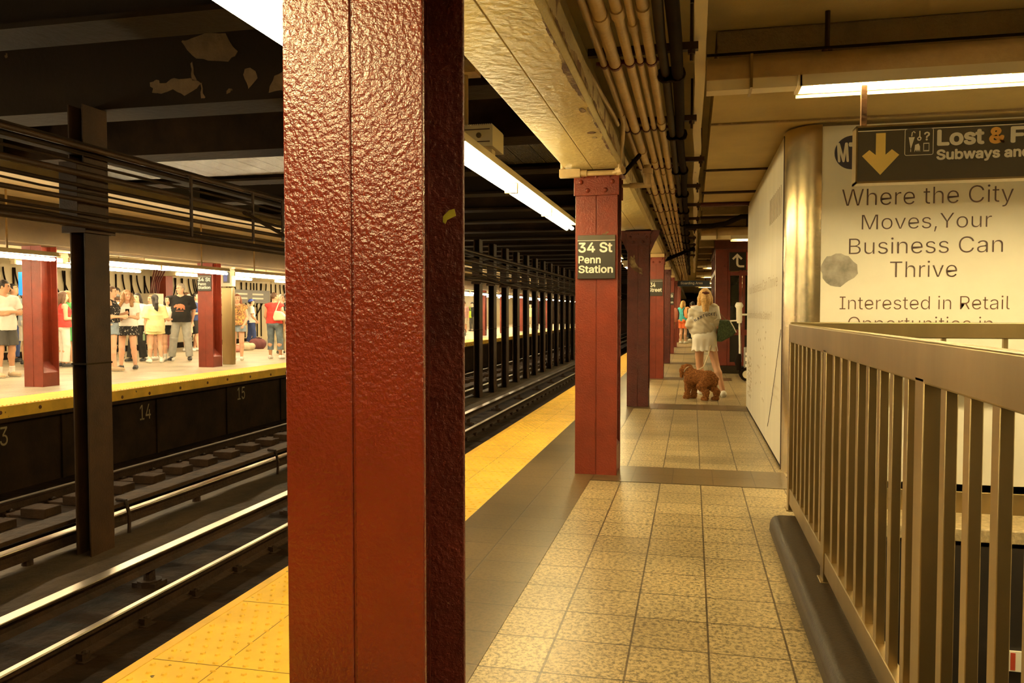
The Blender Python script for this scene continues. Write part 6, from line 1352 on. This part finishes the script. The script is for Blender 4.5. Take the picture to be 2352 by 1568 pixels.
for s in (1, -1):
    gm.tube([hpt(s * .0185 + .013 * math.cos(a * .7), .0545, -.001 + .010 * math.sin(a * .7)) for a in range(10)], .0018, 5)
    gm.tube([hpt(s * .031, .052, .003), hpt(s * .044, .0, .003)], .0018, 5)
gm.tube([hpt(-.006, .057, .002), hpt(.006, .057, .002)], .0018, 5)
local_part('glasses', gm, BLACKISH, bm_)
person('person in white trainers hidden behind the bear shirt man', Fp(-14.5, 20.75), 1.74, -120, 'fair', hair=('short', 'brown'), top=dict(mat=DGREY, sleeve=.6), bottom=dict(kind='shorts', mat=KHAKI, len=.9), shoes=SHOE_WHITE, socks=WHITE_C, h=.012)
person('dark-haired person in navy top with black shorts beside the far sign column', Fp(-14.58, 21.3), 1.74, -115, 'fair', arms=('hold', 'hold'), head=(0, 12), feet=((.06, .06), (.06, -.06)), hair=('short', 'black'), top=dict(mat=NAVY_C, sleeve=.6, hem=.52), bottom=dict(kind='shorts', mat=BLACK_C, len=.95, flare=.02), shoes=SHOE_WHITE, h=.0095)
person('woman in floral top and denim shorts beside the stainless cabinet', Fp(-10.72, 17.32), 1.60, 170, 'fair', b=1.12, fem=True, arms=('strap', 'low'), head=(15, -3), hair=('long', 'red_brown', .14), feet=((.05, .03), (.05, -.02)), top=dict(mat=FLORAL, sleeve=.2, hem=.53, t=.018, flare=.01), bottom=dict(kind='shorts', mat=DENIM, len=.40, flare=.014), shoes=SHOE_WHITE, socks=None, h=.008)
bc_ = person('man in bright blue cap, white shirt and blue trousers by the bags', Fp(-14.57, 24.36), 1.60, -75, 'tan', arms=('low', 'low'), head=(0, 16), hair=('short', 'black'), hat=BLUE_C, feet=((.07, .05), (.07, -.05)), top=dict(mat=WHITE_C, sleeve=.7, hem=.50, t=.022), bottom=dict(kind='trousers', mat=NAVY_C, len=1.95, flare=.01), shoes=SHOE_WHITE, h=.009)
rw = person('woman in red sleeveless top and cropped jeans seen from behind', Fp(-10.113, 17.996), 1.65, -20, 'tan', b=1.16, fem=True, arms=('down', 'low'), head=(-50, 0), hair=('short', 'brown'), feet=((.085, 0), (.08, .02)), top=dict(mat=RED_C, sleeve=.12, hem=.535, t=.016), bottom=dict(kind='trousers', mat=JEANS, len=1.62, flare=.004, t=.010), shoes=SHOE_WHITE, h=.0078)
CREAM_L = M('cream_leather', (.74, .62, .42), rough=.5)
carried('shoulder_bag', 'cream leather handbag on the shoulder of the woman in red', 'bag', rw, (.17, -.16, 1.08), lambda e: (
    local_part('bag_body', MB().prism([(-.10, .12), (.06, .10), (.20, -.03), (.18, -.12), (-.13, -.13), (-.15, -.04)], 'y', -.05, .05), CREAM_L, e, bevel=.03),
    local_part('strap', MB().tube([(-.09, 0, .10), (-.04, .02, .25), (-.01, .06, .34), (.02, .14, .36), (.06, .10, .12)], .012, 6), CREAM_L, e)))
person('older man in white shirt behind the woman in red', Fp(-11.175, 20.27), 1.66, -160, 'fair', b=1.1, head=(20, 0), hair=('short', 'grey'), top=dict(mat=WHITE_C, sleeve=.8, hem=.5), bottom=dict(kind='trousers', mat=KHAKI, len=1.95), shoes=SHOE_BLACK, h=.010)
person('person in black top and pale trousers, cut off by the large column', Fp(-10.47, 19.31), 1.68, -100, 'tan', arms=('down', 'hold'), hair=('short', 'black'), top=dict(mat=BLACK_C, sleeve=.6), bottom=dict(kind='trousers', mat=KHAKI, len=1.95), shoes=SHOE_WHITE, h=.0095)
# things on the far floor
def duffel(e, m, L_=.55, r=.17):
    A = SDF(.012); A.cone((-L_ / 2 + r, 0, r * .9), (L_ / 2 - r, 0, r * .9), r, r * .95, .03); A.ell((0, 0, r * .9), (L_ * .42, r * .9, r * 1.05), .03); A.cut(lambda x, y, z: -z + 0 * x)
    A.post = lambda x, y, z: .006 * np.sin(x * 28 + z * 20) * np.sin(y * 25 + x * 12)
    o = bpy.data.objects.new('bag_body', skin_mesh('bag_body', A, m)); link(o, e)
    local_part('carry_handle', MB().tube([(-.10, -.03, r * 1.85), (-.05, -.03, r * 2.15), (.05, -.03, r * 2.15), (.10, -.03, r * 1.85)], .011, 6), m, e)
def ground_thing(name, label, cat, loc, rz, fn):
    e = bpy.data.objects.new(name, None); e.location = loc; e.rotation_euler = (0, 0, rz); link(e); tag(e, label, cat, None, 'thing'); fn(e); return e
ground_thing('duffel_bag', 'maroon duffel bag on the far platform floor by the blue cap man', 'bag', (-13.36, 22.7, FZ), .6, lambda e: duffel(e, MAROON))
ground_thing('travel_bag', 'tan soft bag lying before the maroon duffel', 'bag', (-13.2, 21.75, FZ), .9, lambda e: duffel(e, KHAKI, .6, .12))
ground_thing('travel_bag', 'red and white soft bag near the stainless cabinet foot', 'bag', (-12.9, 20.7, FZ), .8, lambda e: duffel(e, cloth('pale_red_canvas', (.5, .2, .15)), .5, .10))
def backpack(e, m):
    A = SDF(.012); A.ell((0, 0, .23), (.17, .12, .24), .03); A.ell((0, .09, .15), (.12, .08, .12), .03); A.cut(lambda x, y, z: -z + 0 * x)
    o = bpy.data.objects.new('pack_body', skin_mesh('pack_body', A, m)); link(o, e)
    for s in (1, -1): local_part('strap', MB().tube([(s * .08, -.10, .42), (s * .10, -.15, .30), (s * .09, -.12, .10)], .016, 6), BLACK_C, e)
    local_part('trim', MB().box(-.12, .12, .13, .175, .16, .175).box(-.06, .06, .14, .178, .24, .27), BLACK_C, e)
ground_thing('backpack', 'teal backpack standing on the far platform between the large column and the first slim post', 'backpack', (-9.82, 33.47, FZ), 2.6, lambda e: backpack(e, TEAL))
person('man in dusty pink shirt and khaki shorts far along the platform', Fp(-11.38, 39.19), 1.70, 160, 'tan', hair=('short', 'brown'), head=(-30, 0), top=dict(mat=PINK_C, sleeve=.7, hem=.5, t=.02), bottom=dict(kind='shorts', mat=KHAKI, len=.9, flare=.02), shoes=SHOE_WHITE, h=.012)
gp = person('bearded-looking person in black with a green bag, beside the first slim post', Fp(-12.9, 46.2), 1.73, 150, 'fair', arms=('hold', 'down'), hair=('short', 'black'), hat=BLACK_C, top=dict(mat=BLACK_C, sleeve=1.6), bottom=dict(kind='trousers', mat=DGREY, len=1.9), shoes=SHOE_BLACK, h=.014)
carried('shoulder_bag', 'bright green bag held by the person in black', 'bag', gp, (.05, .2, 1.0), shoulder_bag(cloth('lime_nylon', (.35, .50, .04)), .3, .42, .12, .3))
person('crouching-height traveller in dark clothes beside the teal backpack', Fp(-10.3, 34.3), 1.0, 100, 'fair', hair=('short', 'brown'), top=dict(mat=BLACK_C, sleeve=1.5), bottom=dict(kind='trousers', mat=BLACK_C, len=1.9), shoes=SHOE_BLACK, h=.014) if False else None
person('small distant person in yellow seen between two slim posts', Fp(-10.19, 50.4), 1.66, 170, 'fair', fem=True, hair=('long', 'black'), top=dict(mat=YELLOW_C, sleeve=.6), bottom=dict(kind='trousers', mat=KHAKI, len=1.9), shoes=SHOE_WHITE, h=.015)
for i, (x, y, mt) in enumerate(((-16.58, 52., BLUE_C), (-16.58, 60., PINK_C))):
    pst = thing('poster', ['blue framed poster on the far wall between the slim posts', 'pink poster on the far wall farther along'][i], 'poster', (x, y, 1.2))
    part('poster_frame', B(x, x + .04, y, y + 2.2, .95, 2.1), WHITE_LET, pst); part('print', B(x + .04, x + .045, y + .15, y + 2.05, 1.05, 2.0), mt, pst)

# ================================================================ PEOPLE ON THE NEAR PLATFORM
w = person('blonde woman with sweatshirt over her shoulders and white skirt walking away beside the dog', (.19, 12.72, 0), 1.66, 6, 'tan', fem=True, arms=('hold', 'hold'), feet=((.155, -.16), (.02, .06)), head=(4, 3), hair=('long', 'blonde', .175), h=.0065,
           top=dict(mat=WHITE_C, sleeve=.6, hem=.52, t=.010), bottom=dict(kind='skirt', mat=WHITE_C, hem=.415, waist=.62, r=.120), shoes=SHOE_WHITE)
H = 1.66; A = SDF(.0075)
A.fcone((-.03, -.01, .535 * H), (-.02, -.01, .78 * H), .098 * H, .112 * H, .05, ys=.78)
A.cone((-.175, -.012, .785 * H), (.13, -.012, .825 * H), .058, .056, .05)
A.chain([(-.18, -.01, .78 * H), (-.225, .0, .66 * H), (-.16, .06, .58 * H)], [.062, .058, .050], .05)
A.chain([(.14, -.01, .81 * H), (.185, -.01, .68 * H), (.13, .05, .585 * H)], [.055, .058, .050], .05)
A.ell((-.03, -.035, .60 * H), (.155, .115, .10), .04)
A.cut(lambda x, y, z: np.maximum(z - .840 * H - .18 * np.abs(x) - .08 * x, .530 * H + .022 * np.sin(x * 16 + 1) + .22 * np.abs(x + .03) - z))
A.post = lambda x, y, z: .0045 * np.sin(x * 26 + z * 17 + 1.5 * np.sin(z * 9)) * np.sin(z * 19 - x * 21) + .004 * np.sin(z * 70 + x * 34 + 3 * np.sin(x * 14))
skin_part('sweatshirt', A, OFFWHITE, w, label='oatmeal sweatshirt draped over the shoulders')
# lettering across the back, on an arc
gl = []
cuv = 'NANTUCKET'
for i, chx in enumerate(cuv):
    vv, ff = glyph_mesh(chx, .025); vv = (vv - (vv.min(0) + vv.max(0)) / 2) / .73
    u0 = (i - (len(cuv) - 1) / 2) * .041; an_ = -u0 * 2.4 + .22
    pts = [(u0 + (a * math.cos(an_) - b_ * math.sin(an_)) * .046, (a * math.sin(an_) + b_ * math.cos(an_)) * .060 - 1.3 * u0 * u0 + u0 * .26) for a, b_ in vv]
    gl.append((pts, ff))
drape(w, 'sweatshirt', gl, (.01, -.6, 1.245), (1, 0, 0), (0, 0, 1), (0, 1, 0), INK_NAVY, 'lettering', 'dark arched lettering', eps=.004)
sc_ = SDF(.006); sc_.ell((0.0, -.115, 1.585), (.035, .022, .022), .01); sc_.cone((-.045, -.112, 1.59), (.045, -.112, 1.582), .012, .012, .01)
skin_part('hair_band', sc_, cloth('red_brown_band', (.16, .05, .03)), w, label='dark red hair band')
GREEN_W = M('green_woven', (.055, .085, .03), rough=.7, bump=.6, bscale=70, var=.6, vscale=45)
def tote(e):
    local_part('bag_body', MB().prism([(-.05, .17), (.10, .17), (.20, -.02), (.17, -.06), (-.02, -.17), (-.09, -.16)], 'y', -.06, .06), GREEN_W, e, bevel=.02)
    local_part('strap', MB().tube([(-.03, 0, .16), (-.05, .0, .30), (-.08, .02, .38), (-.06, .05, .30), (.06, .02, .16)], .009, 6), M('brown_strap', (.20, .10, .04)), e)
    local_part('white_trim', MB().tube([(.10, -.062, .165), (.16, -.064, .06), (.20, -.062, -.02)], .008, 6), WHITE_LET, e)
carried('tote_bag', 'green woven tote bag hanging from the shoulder of the blonde woman', 'bag', w, (.265, -.03, 1.0), tote)
bw = person('woman in blue top and orange shorts standing far along the near platform', (-.36, 33.0, 0), 1.74, -30, 'fair', fem=True, arms=('hold', 'hold'), hair=('long', 'blonde', .1), top=dict(mat=TEAL, sleeve=1.4, hem=.52), bottom=dict(kind='shorts', mat=ORANGE_C, len=.7, flare=.012), shoes=SHOE_WHITE, h=.012)
carried('backpack', 'orange backpack on the woman in blue top', 'backpack', bw, (.22, -.05, 1.02), lambda e: backpack(e, cloth('peach_nylon', (.80, .38, .16))))
bk = person('person in black carrying a white bag far along the near platform', (.02, 36.0, 0), 1.74, 10, 'tan', arms=('hold', 'low'), hair=('short', 'black'), top=dict(mat=BLACK_C, sleeve=.8), bottom=dict(kind='trousers', mat=BLACK_C, len=1.95), shoes=SHOE_WHITE, h=.012)
carried('shopping_bag', 'white carrier bag held by the distant person in black', 'bag', bk, (-.2, -.12, .80), lambda e: (local_part('bag_body', MB().box(-.16, .16, -.05, .05, -.2, .16), WHITE_C, e, bevel=.02), local_part('handle', MB().tube([(-.06, 0, .16), (-.05, 0, .28), (.05, 0, .28), (.06, 0, .16)], .008, 5), WHITE_C, e)))
person('distant person in dark shirt standing under the Boarding Area sign', (-.05, 41.0, 0), 1.75, 20, 'tan', hair=('short', 'black'), top=dict(mat=DGREY, sleeve=.7), bottom=dict(kind='trousers', mat=BLACK_C, len=1.9), shoes=SHOE_BLACK, h=.014)
pk = person('traveller half hidden by the sixth column with a pink backpack', (-.79, 26.6, 0), 1.68, 20, 'tan', hair=('short', 'black'), top=dict(mat=BLACK_C, sleeve=.7), bottom=dict(kind='trousers', mat=BLACK_C, len=1.9), shoes=SHOE_BLACK, h=.014)
carried('backpack', 'pink backpack poking out beside the sixth column', 'backpack', pk, (.19, -.12, .95), lambda e: backpack(e, cloth('pink_nylon', (.75, .28, .20))))

# ================================================================ THE DOG
FUR = M('brown_curly_fur', (.36, .145, .042), rough=.85, spec=.2, bump=.8, bscale=90, var=.5, vscale=45)
D = SDF(.0042)
# local frame: +Y is the dog's forward direction
D.cone((0, -.13, .325), (0, .14, .335), .098, .100, .05)            # trunk
D.ell((0, .15, .31), (.098, .095, .115), .05)                       # deep chest
D.ell((0, -.15, .315), (.100, .09, .105), .05)                      # rump
D.cone((0, .17, .36), (.01, .225, .43), .082, .072, .04)            # neck
D.ell((.015, .25, .445), (.066, .068, .062), .03)                   # skull, turned away
D.cone((.045, .285, .43), (.115, .325, .40), .045, .036, .02)       # muzzle
D.ell((.132, .336, .405), (.015, .013, .013), .006)
for s in (1, -1): D.chain([(s * .046 + .012, .25 - s * .035, .475), (s * .060 + .012, .25 - s * .045, .42), (s * .058 + .012, .255 - s * .045, .335)], [.026, .034, .026], .010)   # hanging ears
for s, dy in ((1, .0), (-1, .03)):
    D.chain([(s * .060, .15 + dy, .27), (s * .064, .145 + dy, .17), (s * .064, .155 + dy, .06), (s * .064, .16 + dy, .035)], [.054, .040, .037, .036], .03)
    D.cone((s * .064, .15 + dy, .026), (s * .064, .195 + dy, .020), .036, .030, .015)
    hy_ = -.045 * s
    D.chain([(s * .062, -.14, .28), (s * .070, -.105 + hy_, .200), (s * .068, -.195 + hy_, .125), (s * .066, -.180 + hy_, .035)], [.072, .056, .040, .037], .03)
    D.cone((s * .066, -.19 + hy_, .026), (s * .066, -.135 + hy_, .020), .037, .030, .015)
D.chain([(0, -.22, .36), (0, -.26, .32), (.01, -.265, .25)], [.034, .036, .026], .03)   # tail held down
D.cut(lambda x, y, z: -z + 0 * x)
rg = np.random.RandomState(5); ws = rg.normal(size=(10, 3)); ws = ws / np.linalg.norm(ws, axis=1)[:, None] * rg.uniform(230, 520, 10)[:, None]; ph = rg.uniform(0, 6, 10)
def fur(x, y, z):
    q = 0
    for (a, b_, c_), p in zip(ws, ph): q = q + np.sin(a * x + b_ * y + c_ * z + p)
    return q * .0022 * np.clip((z - .004) / .02, 0, 1)
D.post = fur
nose_c = np.array((.138, .340, .407)); eyes_c = [np.array((.055 + s * .022, .300 - s * .024, .462)) for s in (1, -1)]
def dpick(c):
    m = np.zeros(len(c), int); m[np.linalg.norm(c - nose_c, axis=1) < .017] = 1
    for e in eyes_c: m[np.linalg.norm(c - e, axis=1) < .011] = 1
    return m
dog = bpy.data.objects.new('dog', skin_mesh('dog', D, [FUR, EYE], dpick)); link(dog)
dog.location = (.125, 12.05, 0); dog.rotation_euler = (0, 0, math.radians(55))
tag(dog, 'curly brown dog standing on the tiles with a leash', 'dog', None, 'thing')
cl = MB()
cl.tube([(.092 * math.cos(t * .524) + .004, .215 + .05 * math.sin(t * .524) * .6, .43 + .04 * math.cos(t * .524) * 0 - .05 * math.sin(t * .524)) for t in range(13)], .008, 6)
local_part('collar', cl, M('pale_collar', (.5, .4, .25)), dog)
single('leash', MB().tube([(.10, 12.12, .43), (.17, 12.25, .47), (.24, 12.45, .62), (.27, 12.55, .74), (.30, 12.66, .84), (.30, 12.82, .98), (.26, 12.9, 1.05)], .011, 6), M('pale_leash', (.58, .47, .30), rough=.7), 'pale leash running from the dog up to the blonde woman', 'leash', base=(.1, 12.12, .43))
